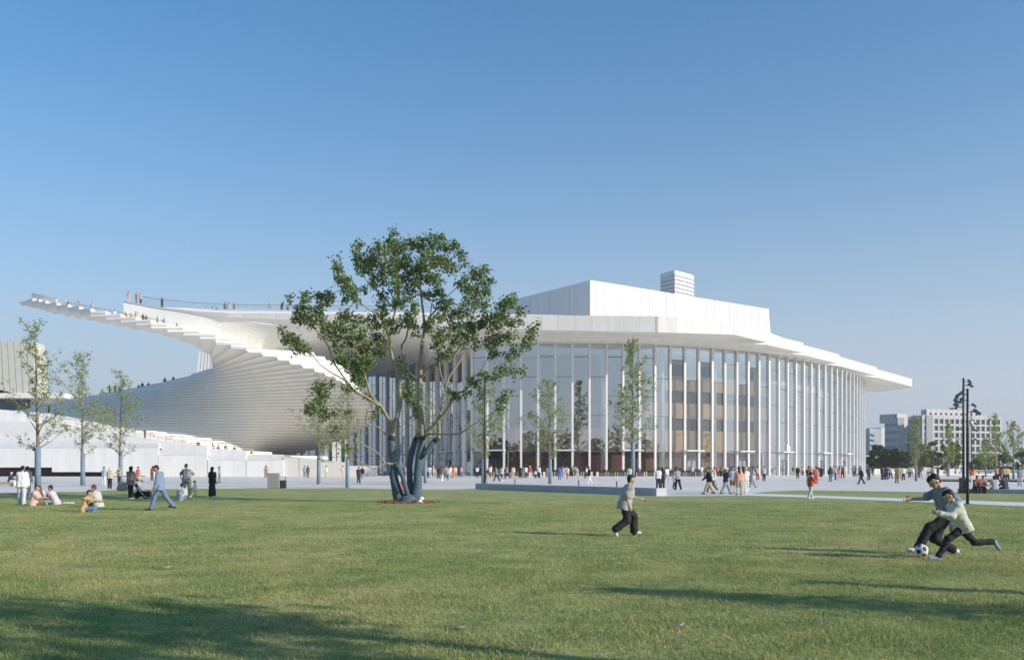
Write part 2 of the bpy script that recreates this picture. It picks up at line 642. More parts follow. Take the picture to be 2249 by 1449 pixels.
# ---- interior seen through the glass
def inner(off, a, b):
    out = []
    for i in range(len(ST)):
        p = ST[i]
        px = CXP + FPX * p.x / p.y
        d = (ST[min(i + 1, len(ST) - 1)] - ST[max(i - 1, 0)]).normalized()
        if i >= a and i <= b:
            out.append(p - Vector((d.y, -d.x, 0)) * off)
    return out
def ribbon(name, pts, z0, z1, m, parent):
    v = [(p.x, p.y, z0) for p in pts] + [(p.x, p.y, z1) for p in pts]
    k = len(pts)
    return mk(name, v, [(i, i + 1, k + i + 1, k + i) for i in range(k - 1)], m, parent)
iF = min(range(len(ST)), key=lambda i: (ST[i] - Vector((-4.5, 151.6, 0))).length)
iM = min(range(len(ST)), key=lambda i: (ST[i] - Vector((24, 152.8, 0))).length)
iR = min(range(len(ST)), key=lambda i: (ST[i] - Vector((52, 169.5, 0))).length)
iE = len(ST) - 1
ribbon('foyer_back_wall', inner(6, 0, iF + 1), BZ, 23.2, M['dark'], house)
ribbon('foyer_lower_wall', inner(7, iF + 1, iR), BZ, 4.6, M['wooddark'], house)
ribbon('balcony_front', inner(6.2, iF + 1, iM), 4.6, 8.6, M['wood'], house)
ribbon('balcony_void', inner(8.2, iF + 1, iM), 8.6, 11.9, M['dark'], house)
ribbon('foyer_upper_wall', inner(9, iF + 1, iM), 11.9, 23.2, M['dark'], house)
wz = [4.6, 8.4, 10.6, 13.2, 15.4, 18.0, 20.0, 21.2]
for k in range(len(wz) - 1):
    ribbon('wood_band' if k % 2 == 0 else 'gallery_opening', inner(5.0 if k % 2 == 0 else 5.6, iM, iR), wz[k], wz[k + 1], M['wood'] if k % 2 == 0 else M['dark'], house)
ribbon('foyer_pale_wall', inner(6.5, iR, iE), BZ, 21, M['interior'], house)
# pale round columns in the foyer
for k in range(iF + 3, iE - 2, 4):
    c = inner(2.6, k, k)[0]
    MB().tube([(c.x, c.y, BZ), (c.x, c.y, 22.0)], 0.45, 10).build('foyer_pillar', M['interior'], house, True)

# ---- roof: leaves stacked like a fan, each lower and further right
back = [(92, 240), (74, 264), (30, 278), (-30, 268), (-62, 240)]
def Pz(px, py, z):
    Y = (z - EYE) * FPX / (HYP - py)
    return Vector(((px - CXP) * Y / FPX, Y))
ZB = [23.15, 22.78, 22.41, 22.04, 21.67]
tips = [Pz(1683, 752, ZB[0]), Pz(1764, 775, ZB[1]), Pz(1843, 799, ZB[2]), Pz(1925, 825, ZB[3]), Pz(2003, 849, ZB[4])]
roof = link(bpy.data.objects.new('roof', None), house)
def slab(poly, z0, z1, name, m, parent):
    return MB().prism([tuple(p)[:2] for p in poly], z0, z1).build(name, m, parent)
# main (front) leaf: fascia of varying height, drawn panel by panel
FR = [(270, 660, 662, 144.35), (350, 674.5, 677, 143.25), (430, 683.3, 688, 142.25), (500, 687, 696, 141.5), (640, 688, 703.5, 141.5), (800, 690, 711, 141.5), (1000, 691.5, 720, 141.5), (1150, 692.3, 724, 141.5), (1300, 693, 727, 141.6), (1440, 694, 730, 142), (1485, 696.5, 731, 143.2), (1612, 710, 735, 149.2)]
fr3 = [(P(a, t, Y), P(a, b, Y)) for a, t, b, Y in FR]
top = [v[0] for v in fr3] + [Vector((tips[0].x, tips[0].y, 25.0))]
bot = [v[1] for v in fr3] + [Vector((tips[0].x, tips[0].y, ZB[0]))]
n = len(top)
poly = [p.to_2d() for p in top] + [Vector((60, 180)), Vector((40, 240)), Vector((-40, 240)), Vector((-58, 190)), Vector((-58, 156))]
zt_ = [p.z for p in top] + [25.2, 25.2, 25.4, 26.6, 28.0]
zb_ = [p.z for p in bot] + [23.2, 23.2, 23.2, 25.6, 27.4]
body = MB().prism([tuple(p) for p in poly], [z + 0.03 for z in zb_], [z - 0.03 for z in zt_])
body.build('roof_leaf', M['white'], roof)
# fascia panels in front of it
def panels_along(pa_t, pa_b, step, m, name, parent, off=0.06, gap=0.018):
    for (t0, b0), (t1, b1) in zip(zip(pa_t, pa_b), zip(pa_t[1:], pa_b[1:])):
        d = Vector((t1.x - t0.x, t1.y - t0.y, 0))
        ln = d.length
        d.normalize()
        nn = Vector((d.y, -d.x, 0)) * off
        k = max(1, round(ln / step))
        for i in range(k):
            u0, u1 = i / k + gap / ln, (i + 1) / k - gap / ln
            q = [b0.lerp(b1, u0) + nn, b0.lerp(b1, u1) + nn, t0.lerp(t1, u1) + nn, t0.lerp(t1, u0) + nn]
            r = [x - nn * 0.9 for x in q]
            mk(name, q + r, [(0, 1, 2, 3), (4, 0, 3, 7), (1, 5, 6, 2), (3, 2, 6, 7), (4, 5, 1, 0)], m, parent)
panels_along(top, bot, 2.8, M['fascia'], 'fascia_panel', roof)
# dark expansion joint
j = P(1443, 694, 142.0 - 0.10)
mk('expansion_joint', [P(1442.2, 694, 141.85), P(1444, 694, 141.85), P(1444, 730.2, 141.85), P(1442.2, 730.2, 141.85)], [(0, 1, 2, 3)], M['joint'], roof)
# following leaves
for k in range(1, 5):
    a = tips[k - 1]
    b = tips[k]
    off = 3.3 * k
    inner_edge = [Vector((-14, 141.5 + off + 0.6)), Vector((10, 141.5 + off)), Vector((21, 142.4 + off)), Vector((34, 149 + off * 0.9))]
    for t in range(0, k - 1):
        inner_edge.append(tips[t] + Vector((-0.55, 0.83)) * 3.3 * (k - 1 - t))
    edge_pts = inner_edge + [a, b]
    poly = edge_pts + [Vector((b.x - 6, b.y + 14))] + [Vector(p) for p in back] + [Vector((-20, 200))]
    zt = 25.0 - 0.37 * k
    slab(poly, ZB[k], zt, 'roof_leaf', M['white'], roof)
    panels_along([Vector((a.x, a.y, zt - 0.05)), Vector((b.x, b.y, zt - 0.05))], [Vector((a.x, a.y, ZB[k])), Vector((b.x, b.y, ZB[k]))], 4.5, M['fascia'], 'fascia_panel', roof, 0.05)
# rounded far end of the last leaf
b = tips[4]
slab([b, b + Vector((0.9, 2.0)), b + Vector((0.6, 6)), b + Vector((-2, 14)), b + Vector((-10, 14)), b + Vector((-14, 2))], ZB[4] + 0.06, 23.4, 'roof_leaf', M['white'], roof)

# ---- swept wall and stepped soffit that run from the spiral into the roof
SW = [(0.0, (270, 661, 144.5), (274, 704, 142.8)), (0.1, (350, 675.5, 143.4), (340, 726, 142)), (0.2, (430, 684, 142.4), (420, 748, 142)),
      (0.3, (510, 696, 141.7), (500, 768, 143.5)), (0.4, (600, 701.3, 141.7), (590, 795, 148)), (0.5, (700, 706.2, 141.7), (680, 818, 158)),
      (0.6, (780, 710, 141.7), (750, 832, 178)), (0.7, (850, 713.4, 141.7), (812, 823, 203)), (0.8, (920, 716.6, 141.7), (880, 804, 190)),
      (0.9, (980, 719.2, 141.7), (950, 778, 172)), (1.0, (1045, 722, 141.7), (1024, 749, 153.5))]
def sweep(u):
    a = pinterp([(k[0],) + k[1] for k in SW], u)
    b = pinterp([(k[0],) + k[2] for k in SW], u)
    return P(*a), P(*b)
us = [i / 60.0 for i in range(61)]
sw = [sweep(u) for u in us]
# smooth the curves a little
for _ in range(6):
    sw = [sw[0]] + [((sw[i - 1][0] + sw[i][0] * 2 + sw[i + 1][0]) / 4, (sw[i - 1][1] + sw[i][1] * 2 + sw[i + 1][1]) / 4) for i in range(1, 60)] + [sw[60]]
NS = 15
for k in range(NS):
    v, f = [], []
    for i, u in enumerate(us):
        amp = min(1.0, max(0.0, (u - 0.26) / 0.12))
        t, b = sw[i]
        v0 = t.lerp(b, k / NS)
        v1 = t.lerp(b, (k + 1) / NS)
        dd = Vector((0, 0.0, -0.48)) * amp
        v += [v0, v1 + dd, v1 + Vector((0, 0, 0.0))]
    for i in range(60):
        a = 3 * i
        f += [(a, a + 1, a + 4, a + 3), (a + 1, a + 2, a + 5, a + 4)]
    mk('soffit_board', v, f, M['white'] if k < 0 else M['soffit'], roof)
# top ledge behind the swept wall
v, f = [], []
for i in range(20):
    t = sw[i][0]
    v += [t + Vector((0, 0, 0.01)), t + Vector((1.5, 7.5, 0.0))]
for i in range(19):
    f.append((2 * i, 2 * i + 1, 2 * i + 3, 2 * i + 2))
mk('roof_ledge', v, f, M['white'], roof)

# ---- the spiral fan: a stack of long slabs turning round one axis
RC = [(0, 44, 664, 149.0), (4, 100, 672.7, 142.0), (8, 199, 689, 137.5), (12, 332, 716, 135.8), (16, 474, 746, 136.6), (20, 608, 782, 140.0), (23, 690, 808, 143.0), (25, 737, 828, 146.0),
      (28, 780, 851, 149.5), (31, 806, 873, 153.0), (34, 818, 897, 158.0), (36, 818, 914, 162.0), (38, 809, 928, 166.0), (40, 790, 940, 169.5), (42, 764, 955, 173.5), (44, 730, 969, 178.0),
      (46, 692, 981, 182.0), (48, 652, 991, 185.0), (50, 610, 999, 187.0)]
def Rj(j):
    px, py, Y = pinterp(RC, j)
    return P(px, py, Y)
def Zj(j):
    return 28.9 - 0.5 * j
IC = [(0, 50, 149.8), (2, 92, 148), (4, 120, 146.0), (8, 222, 142.5), (12, 362, 142.5), (14, 428, 147.5), (16, 461, 153.5), (17, 464.5, 156), (18, 465, 158)]
def Aj(j):
    """the turning axis, drifting right as it goes down"""
    px = pinterp([(18, 465), (22, 472), (30, 492), (38, 513), (50, 542)], j)[0]
    return Vector(((px - CXP) * 160.0 / FPX, 160.0))
def rul(j):
    """outer end and inner end of the slab edge at step j, in plan"""
    R = Rj(j).to_2d()
    if j < 18:
        px, Y = pinterp(IC, j)
        return R, Vector(((px - CXP) * Y / FPX, Y))
    A = Aj(j)
    d = (A - R).normalized()
    reach = pinterp([(18, 0.0), (18.6, 5), (19.2, 18), (20, 27), (23, 31), (26, 35), (30, 40), (50, 46)], j)[0]
    Lp = A + d * reach
    if Lp.y < 149:
        s = (A.y - 149) / (A.y - Lp.y)
        Lp = A + (Lp - A) * max(0.05, s)
    return R, Lp
M['gap'] = mat('grey_groove_shade', (0.60, 0.58, 0.54), 0.8, 0.05, 1)  # grey that strengthens the grooves' shade by colour
fan = link(bpy.data.objects.new('spiral_stair', None), house)
for j in range(0, 51):
    R0, L0 = rul(j)
    z1 = Zj(j)
    z0 = z1 - 0.80
    if j < 18:
        # the tread runs from this tooth to the next lower ones
        Rb, Lb = rul(j + 1.0)
        R2, L2 = rul(j + 2.0)
        poly = [R0, Rb, R2, L2, Lb, L0]
        if j >= 15:
            poly = [R0, Rb, R2, Aj(19) + Vector((2.5, 2)), Lb, L0]
        edge_dir = (L0 - R0).normalized()
    else:
        R1, _ = rul(j + 1)
        R4, _ = rul(min(50, j + 5))
        _, L4 = rul(max(18, j - 4))
        A = Aj(j)
        edge_dir = (A - R0).normalized()
        nb = Vector((-edge_dir.y, edge_dir.x))
        if nb.y < 0:
            nb = -nb
        poly = [L0, R0, R1, R4, A + nb * 14]
        if (L4 - A).length > 14:
            poly.append(L4)
    def ccw(q):
        a = sum((q[i].x * q[(i + 1) % len(q)].y - q[(i + 1) % len(q)].x * q[i].y) for i in range(len(q)))
        return q if a > 0 else q[::-1]
    cen = sum((p for p in poly), Vector((0, 0))) / len(poly)
    inset = []
    for p in poly:
        v_ = cen - p
        inset.append(p + v_.normalized() * min(0.20, v_.length * 0.3) if j < 18 else p + Vector((-edge_dir.y, edge_dir.x)) * (0.20 if Vector((-edge_dir.y, edge_dir.x)).y > 0 else -0.20))
    mb = MB()
    mb.prism([tuple(p) for p in ccw(poly)], z1 - 0.335, z1)
    mb.prism([tuple(p) for p in ccw(inset)], z0 + 0.28, z1 - 0.325)
    mb.build('step', M['white'], fan)
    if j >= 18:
        # grey strip in the groove under each slab edge: its shade painted darker
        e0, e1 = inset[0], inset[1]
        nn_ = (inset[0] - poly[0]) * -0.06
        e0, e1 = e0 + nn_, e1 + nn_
        mk('painted_gap_shade', [(e0.x, e0.y, z1 - 0.50), (e1.x, e1.y, z1 - 0.50), (e1.x, e1.y, z1 - 0.336), (e0.x, e0.y, z1 - 0.336)], [(0, 1, 2, 3)], M['gap'], fan)
# ---- parapet and glass balustrades on the spiral
def post_rail(name_glass, pts, h, parent, post_every=2.4, solid=None, thick=0.05):
    """glass balustrade along a 3-D line: panes, posts and one rail"""
    up = Vector((0, 0, h))
    tops = [p + up for p in pts]
    MB().tube(tops, thick, 5).build('handrail', M['greymetal'], parent)
    for a, b in zip(pts, pts[1:]):
        mk(name_glass, [a, b, b + up, a + up], [(0, 1, 2, 3)], solid or M['railglass'], parent)
# inner edge of the upper flight: solid at the tip, glass further down
ed = []
for k in range(2, 36):
    j = k * 0.5
    R, I = rul(j)
    ed.append(Vector((lerp(R.x, I.x, 0.88), lerp(R.y, I.y, 0.88), Zj(j) + 0.02)))
for a, b in zip(ed[:8], ed[1:9]):
    up = Vector((0, 0, 1.95))
    th = Vector((0.02, 0.18, 0))
    mk('parapet', [a, b, b + up, a + up, a + th, b + th, b + th + up, a + th + up], [(0, 1, 2, 3), (5, 4, 7, 6), (3, 2, 6, 7), (4, 0, 3, 7), (1, 5, 6, 2)], M['white'], fan)
post_rail('balustrade_pane', ed[8:], 1.7, fan)
# second landing wall behind the tip
bk = [Vector((p.x + 1.0, p.y + 5.5, p.z + 0.5)) for p in ed[2:16]]
v, f = [], []
for p in bk:
    v += [p + Vector((0, 0, -0.1)), p + Vector((0, 0, 0.5)), p + Vector((0.3, 5, 0.3))]
for i in range(len(bk) - 1):
    a = 3 * i
    f += [(a, a + 3, a + 4, a + 1), (a + 1, a + 4, a + 5, a + 2)]
mk('landing', v, f, M['white'], fan)
# balustrade along the front edge of the roof
rp = [P(x, y, Y) for x, y, Y in ((305, 667, 144.4), (350, 674.5, 143.8), (430, 682.5, 142.8), (500, 686, 142.1), (560, 687.0, 142.1), (640, 687.6, 142.1), (720, 688.6, 142.1), (800, 689.6, 142.1), (900, 690.4, 142.1), (1000, 691, 142.1))]
rp2 = []
for a, b in zip(rp, rp[1:]):
    rp2 += [a, a.lerp(b, 0.5)]
rp2.append(rp[-1])
post_rail('balustrade_pane', rp2, 1.25, roof)

# ---- fly tower
ft = link(bpy.data.objects.new('fly_tower', None), house)
C = P(1297, 615, 175)
D = P(1688, 678.5, (C.z - EYE) * FPX / (HYP - 678.5))
E = P(1085, 668, 197)
M['towerpanel'] = mat('white_ribbed_panel', (0.64, 0.64, 0.635), 0.5, 0.03, 0.6, stretch=(1, 1, 0.2), objvar=0.012)
def wallpanels(a, b, n_, ztop, zbot, m, name, parent, lean=0.0, alt=0.05, gap=0.02):
    d = (b - a)
    d.z = 0
    ln = d.length
    d.normalize()
    nn = Vector((d.y, -d.x, 0))
    for i in range(n_):
        s0, s1 = i * ln / n_ + gap, (i + 1) * ln / n_ - gap
        z1 = ztop(i / n_) if callable(ztop) else ztop
        o = alt * (i % 2)
        p0, p1 = a + d * s0, a + d * s1
        q = []
        for s in (o, -0.5):
            for p, z, l in ((p0, zbot, lean), (p1, zbot, lean), (p1, z1, 0.0), (p0, z1, 0.0)):
                r = p + nn * (s + l)
                q.append((r.x, r.y, z))
        mk(name, q, [(0, 1, 2, 3), (4, 0, 3, 7), (1, 5, 6, 2), (3, 2, 6, 7)], m, parent)
wallpanels(C, D, 44, C.z, 23.5, M['towerpanel'], 'cladding_panel', ft, alt=0.06, gap=0.012)
wallpanels(E, C, 10, lambda t: lerp(37.2, C.z, t), 23.5, M['towerpanel'], 'cladding_panel', ft, alt=0.10, gap=0.012)
core = [C + Vector((0.05, 0.6, 0)), D + Vector((-0.2, 0.6, 0)), D + Vector((-12, 25, 0)), E + Vector((5, 25, 0)), E + Vector((0.6, 0.4, 0))]
MB().prism([(p.x, p.y) for p in core], 23.5, 36.8).build('tower_core', M['white2'], ft)
# leaning end buttress at the right of the tower
e1 = D + Vector((1.6, 1.2, 0))
mk('buttress', [(D.x, D.y, 23.5), (e1.x, e1.y, 23.5), (D.x, D.y, D.z - 0.1), (D.x - 6, D.y + 14, 23.5), (e1.x - 6, e1.y + 14, 23.5), (D.x - 6, D.y + 14, D.z - 0.1)], [(0, 1, 2), (1, 4, 5, 2), (4, 3, 5)], M['towerpanel'], ft)

# ------------------------------------------------------------------ podium in front of the spiral
pod = thing('podium', (-55, 141, BZ), 'low white panelled podium wall with sloping upper face below the spiral stair', 'wall')
def zpy(py, Y):
    return EYE + (HYP - py) * Y / FPX
M['podium'] = mat('white_podium_panel', (0.78, 0.77, 0.75), 0.65, 0.05, 0.8, stretch=(1, 1, 0.3), objvar=0.03)
M['podslope'] = mat('pale_grey_podium_panel', (0.72, 0.715, 0.71), 0.65, 0.03, 0.5)
YF = 141.0
segs = [(-120, 348, 984, 983, 958, 974), (348.5, 455, 999.5, 1000, 975.5, 979), (456, 540, 1010, 1010, 984, 989), (541, 623, 1011, 1011, 996, 998)]
for x0, x1, w0, w1, s0, s1 in segs:
    npan = max(1, round((x1 - x0) / 30))
    for i in range(npan):
        ta, tb = i / npan, (i + 1) / npan
        xa, xb = lerp(x0, x1, ta) + 0.12, lerp(x0, x1, tb) - 0.12
        ya, yb = lerp(w0, w1, ta), lerp(w0, w1, tb)
        sa, sb = lerp(s0, s1, ta), lerp(s0, s1, tb)
        zb0 = BZ
        if xb < 125:
            zb0 = zpy(1026, YF)
        elif xb < 240:
            zb0 = zpy(1036, YF)
        elif xb < 345:
            zb0 = zpy(1044.5, YF)
        a0, b0 = P(xa, ya, YF), P(xb, yb, YF)
        mk('wall_panel', [(a0.x, YF, zb0), (b0.x, YF, zb0), b0, a0, (a0.x, YF + 0.4, zb0), (b0.x, YF + 0.4, zb0), b0 + Vector((0, 0.4, 0)), a0 + Vector((0, 0.4, 0))], [(0, 1, 2, 3), (4, 0, 3, 7), (1, 5, 6, 2), (5, 4, 0, 1)], M['podium'], pod)
        a1, b1 = P(xa, sa, YF + 3.2), P(xb, sb, YF + 3.2)
        mk('slope_panel', [a0 + Vector((0, 0.02, 0.02)), b0 + Vector((0, 0.02, 0.02)), b1, a1, a0 + Vector((0, 3, -0.3)), b0 + Vector((0, 3, -0.3))], [(0, 1, 2, 3), (0, 3, 4), (1, 5, 2)], M['podslope'], pod)
# terrace deck on top of the podium
dk = [(-120, 958), (348, 974), (348.5, 975.5), (455, 979), (456, 984), (540, 989), (541, 996), (623, 998)]
v, f = [], []
for x, y in dk:
    p = P(x, y, YF + 3.2)
    v += [(p.x, p.y, p.z - 0.03), (p.x + 1.0, YF + 15.0, p.z - 0.03)]
for i in range(0, len(dk) - 1):
    f.append((2 * i, 2 * i + 2, 2 * i + 3, 2 * i + 1))
mk('deck', v, f, M['podium'], pod)
# dark recess below
a, b = P(-120, 1048, YF + 1.6), P(346, 1048, YF + 1.6)
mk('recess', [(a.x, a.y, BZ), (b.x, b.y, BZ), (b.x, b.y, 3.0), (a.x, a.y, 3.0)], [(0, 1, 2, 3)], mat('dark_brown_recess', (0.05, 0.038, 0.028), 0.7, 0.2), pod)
# terrace behind: broad white ramp rising to the left
tr = [(-130, 892), (0, 899), (120, 909), (220, 929), (300, 950), (380, 968), (470, 986), (560, 997), (625, 1001)]
v, f = [], []
for x, y in tr:
    p = P(x, y, 147.6)
    v += [(p.x, p.y, BZ), p, (p.x, p.y + 0.7, p.z)]
for i in range(len(tr) - 1):
    a = 3 * i
    f += [(a, a + 3, a + 4, a + 1), (a + 1, a + 4, a + 5, a + 2)]
mk('terrace_wall', v, f, M['podium'], pod)
v, f = [], []
tr2 = [(-130, 912), (60, 926), (200, 940), (330, 965), (400, 975), (480, 986), (560, 997)]
for x, y in tr2:
    p = P(x, y, 145.4)
    q = P(x, y + 7, 145.4)
    v += [(p.x, p.y, p.z), (p.x, p.y + 2.2, p.z), (p.x, p.y, BZ)]
for i in range(len(tr2) - 1):
    a = 3 * i
    f += [(a, a + 3, a + 4, a + 1), (a + 2, a + 5, a + 3, a)]
mk('walkway', v, f, M['podslope'], pod)
rl = [P(x, y, 145.5) for x, y in tr2]
up = Vector((0, 0, 1.1))
MB().tube([p + up for p in rl[1:]], 0.045, 5).build('handrail', M['greymetal'], pod)
for a, b in zip(rl[1:], rl[2:]):
    for k in range(4):
        p = a.lerp(b, k / 4)
        MB().tube([p, p + up], 0.03, 4).build('rail_post', M['greymetal'], pod)
# lower wall that runs down to the plaza on the right, with slotted railing
lw = thing('ramp_wall', P(725, 1046, 141), 'low cream wall of a ramp sloping down beside the glass front', 'wall')
M['cream'] = mat('cream_wall_panel', (0.68, 0.64, 0.58), 0.65, 0.03, 0.5)
pts = [(624, 1003), (660, 1005), (703, 1007.5), (704, 1014), (760, 1014.5), (761, 1022), (828, 1023)]
for (x0, y0), (x1, y1) in zip(pts[::2] if False else [(624, 1003), (657, 1005), (704, 1014), (761, 1022)], [(656, 1005), (703, 1007.5), (760, 1014.5), (828, 1023)]):
    k = max(1, round((x1 - x0) / 28))
    for i in range(k):
        xa, xb = lerp(x0, x1, i / k) + 0.1, lerp(x0, x1, (i + 1) / k) - 0.1
        a, b = P(xa, lerp(y0, y1, i / k), 141.5), P(xb, lerp(y0, y1, (i + 1) / k), 141.5)
        mk('wall_panel', [(a.x, a.y, BZ), (b.x, b.y, BZ), b, a, (a.x, a.y + 0.5, BZ), (b.x, b.y + 0.5, BZ), b + Vector((0, 0.5, 0)), a + Vector((0, 0.5, 0))], [(0, 1, 2, 3), (3, 2, 6, 7), (1, 5, 6, 2), (4, 0, 3, 7)], M['cream'], lw)
a, b = P(624, 1000.5, 142.5), P(745, 1015, 142.5)
MB().tube([a, b], 0.07, 5).build('handrail', M['cream'], lw)
for k in range(24):
    p = a.lerp(b, k / 24)
    MB().tube([p, p - Vector((0, 0, 0.9))], 0.04, 4).build('baluster', M['greymetal'], lw)

# ------------------------------------------------------------------ buildings behind
def building_box(root, name, a, b, depth, z0, z1, m):
    """wall volume whose front runs a->b in plan"""
    d = (b - a).normalized()
    n_ = Vector((-d.y, d.x))
    return MB().prism([tuple(a), tuple(b), tuple(b + n_ * depth), tuple(a + n_ * depth)], z0, z1).build(name, m, root)

# beige ribbed pavilion at the left edge
M['beige'] = mat('beige_ribbed_cladding', (0.58, 0.56, 0.48), 0.7, 0.06, 0.6)
pv = thing('pavilion', P(20, 1031, 232), 'beige building with upright ribbed cladding and a dark window band at the left edge', 'building')
YB = 232
for i in range(13):
    xa, xb = -110 + i * 14, -110 + (i + 1) * 14 - 1.2
    t0, t1 = 747 + (xa + 110) * 0.02, 747 + (xb + 110) * 0.02
    lean = 9.0 * (i + 1) / 13.0
    a, b = P(xa, t0, YB), P(xb, t1, YB)
    c, d = P(xb + lean, 832 + i * 3.6, YB - 1.2), P(xa + lean * 0.93, 832 + (i - 1) * 3.6, YB - 1.2)
    mk('cladding_panel', [a, b, c, d, a + Vector((0, 6, 0)), b + Vector((0, 6, 0)), c + Vector((0, 6, 0))], [(3, 2, 1, 0), (1, 2, 6, 5), (0, 1, 5, 4)], M['beige'], pv)
a, b = P(-110, 835, YB + 1), P(62, 835, YB + 1)
MB().box(a.x, b.x, YB + 1, YB + 9, 16, 24.0).build('window_band', M['transom'], pv)
for x in range(-110, 62, 24):
    p = P(x, 845, YB + 0.8)
    MB().box(p.x - 0.08, p.x + 0.08, YB + 0.6, YB + 0.98, 19.6, 24).build('mullion', M['greymetal'], pv)
a, b = P(-110, 867, YB - 3), P(140, 867, YB - 3)
MB().box(a.x, b.x, YB - 3, YB + 12, zpy(873, YB - 3), zpy(863, YB - 3)).build('floor_slab', M['white'], pv)
MB().box(a.x, b.x - 2, YB + 2, YB + 11, 0.4, zpy(873.4, YB - 3)).build('base_wall', M['white'], pv)

# white ribbed block seen through the opening of the spiral
rb = thing('ribbed_block', P(445, 1031, 330), 'white building with narrow upright ribs seen through the curve of the spiral stair', 'building')
for i in range(7):
    x0 = 437 + i * 6.6
    lean = (9 - i * 1.5)
    a, b = P(x0, 772, 330), P(x0 + 5.4, 772, 330)
    c, d = P(x0 + 5.4 - lean * 0.9, 850, 330), P(x0 - lean, 850, 330)
    mk('rib', [a, b, c, d, a + Vector((0, 3, 0)), b + Vector((0, 3, 0)), c + Vector((0, 3, 0)), d + Vector((0, 3, 0))], [(3, 2, 1, 0), (1, 2, 6, 5), (0, 3, 7, 4)], M['white2'], rb)
a, b = P(440, 780, 331), P(480, 780, 331)
MB().box(a.x, b.x, 331, 340, 1, a.z).build('back_wall', M['stonegrey'], rb)

# distant high-rise above the roof
tw = thing('high_rise', P(1485, 1031, 700), 'distant white high-rise with zigzag window rows rising behind the roof', 'building')
YT = 700
A = P(1451, 607, YT + 14)
Bc = P(1481, 598, YT)
Cc = P(1518, 603.5, YT + 16)
Cd = P(1523, 612, YT + 22)
M['tower'] = mat('white_high_rise', (0.80, 0.80, 0.80), 0.5, 0.04, 0.1)
M['towerglass'] = mat('grey_blue_glazing', (0.40, 0.44, 0.49), 0.3, 0.15, 0.3)
top_z = Bc.z
MB().prism([(A.x, A.y), (Bc.x, Bc.y), (Cc.x, Cc.y), (Cd.x, Cd.y), (Cd.x - 12, Cd.y + 20), (A.x + 4, A.y + 20)], 0, top_z - 1.5).build('core_wall', M['towerglass'], tw)
def zig(a, b, z, h, n_, name):
    """one storey band with a toothed lower edge"""
    d = Vector((b.x - a.x, b.y - a.y, 0))
    nn = Vector((d.y, -d.x, 0)).normalized() * 0.5
    v, f = [], []
    for i in range(n_ * 2 + 1):
        p = a.lerp(b, i / (n_ * 2)) + nn
        zz = h * (0.62 if i % 2 else 1.0)
        v += [(p.x, p.y, z + h), (p.x, p.y, z + h - zz * 0.78), (p.x - nn.x, p.y - nn.y, z + h)]
    for i in range(n_ * 2):
        k = 3 * i
        f += [(k + 1, k + 4, k + 3, k), (k, k + 3, k + 5, k + 2)]
    mk(name, v, f, M['tower'], tw)
rows = [top_z - 4.2 + 1.2 - 3.1 * k for k in range(14)]
for k, z in enumerate(rows):
    h = 6.2 if k == 0 else 3.0
    z_ = z if k else z - 1.0
    zig(A, Bc, z_, h if k else 5.6, 9, 'storey_band')
    zig(Bc, Cc, z_, h if k else 5.6, 10, 'storey_band')
    zig(Cc, Cd, z_, h if k else 5.6, 3, 'storey_band')
MB().box(A.x + 5.6, A.x + 8.8, A.y - 8.0, A.y - 6.8, top_z - 5, top_z + 0.6).build('roof_sign', mat('dark_red_sign', (0.25, 0.10, 0.10), 0.6, 0.2, 2), tw)

# office blocks on the right: piers and spandrels in front of dark glazing
M['office'] = mat('pale_office_stone', (0.56, 0.55, 0.55), 0.7, 0.05, 0.2)
M['officeglass'] = mat('dark_office_glazing', (0.09, 0.10, 0.13), 0.25, 0.25, 0.15, spec=0.5)
def office(root, a, b, z0, z1, cols, rows_, pier, span, depth=14, top_band=1.2):
    """a, b plan ends of a front; real openings between piers and spandrels"""
    d = Vector((b.x - a.x, b.y - a.y))
    ln = d.length
    d.normalize()
    nn = Vector((-d.y, d.x))
    building_box(root, 'glazing', a + nn * 0.5, b + nn * 0.5, 1.0, z0, z1 - 0.2, M['officeglass'])
    q0, q1 = a + nn * 1.6, b + nn * 1.6
    building_box(root, 'block', q0, q1, depth, z0, z1 - 0.05, M['office'])
    for i in range(cols + 1):
        s = ln * i / cols
        c = a + d * s + nn * 0.24
        MB().obox(tuple(c), tuple(d), pier / 2, 0.27, z0, z1).build('pier', M['office'], root)
    hh = (z1 - z0 - top_band) / rows_
    for k in range(rows_ + 1):
        z = z0 + hh * k
        c = (a + b) / 2 + nn * 0.26
        MB().obox(tuple(c), tuple(d), ln / 2, 0.22, z - (span / 2 if k else 0), z + (span / 2 if k < rows_ else top_band)).build('spandrel', M['office'], root)
def pl(px, Y):
    return Vector(((px - CXP) * Y / FPX, Y))
o1 = thing('office_block', (pl(2110, 420).x, 420, 0), 'long pale office block with a grid of square windows behind the right lamp posts', 'building')
office(o1, pl(2027, 420), pl(2198, 432), 0, zpy(911, 420), 15, 8, 0.8, 0.95, 3)
office(o1, pl(2013, 428), pl(2027, 420.4), 0, zpy(911, 420), 4, 8, 0.5, 1.5, 3)
office(o1, pl(2038, 426), pl(2150, 434), zpy(911, 420), zpy(898, 426), 10, 1, 1.5, 1.0, 3)
MB().obox((pl(2110, 432).x, 436), (1, 0.1), 2.5, 2, zpy(900, 430), zpy(893, 430)).build('roof_plant', M['stonegrey'], o1)
o2 = thing('office_block', (pl(1980, 440).x, 440, 0), 'pale six-storey office block nearest the right end of the glass front', 'building')
office(o2, pl(1944, 446), pl(1972, 440), 0, zpy(919, 440), 7, 7, 0.45, 1.9, 6)
building_box(o2, 'stair_tower', pl(1972.4, 440), pl(1986, 440), 10, 0, zpy(917, 440), M['office'])
building_box(o2, 'dark_flank', pl(1986.2, 448), pl(1997, 448), 8, 0, zpy(920, 448), M['transom'])
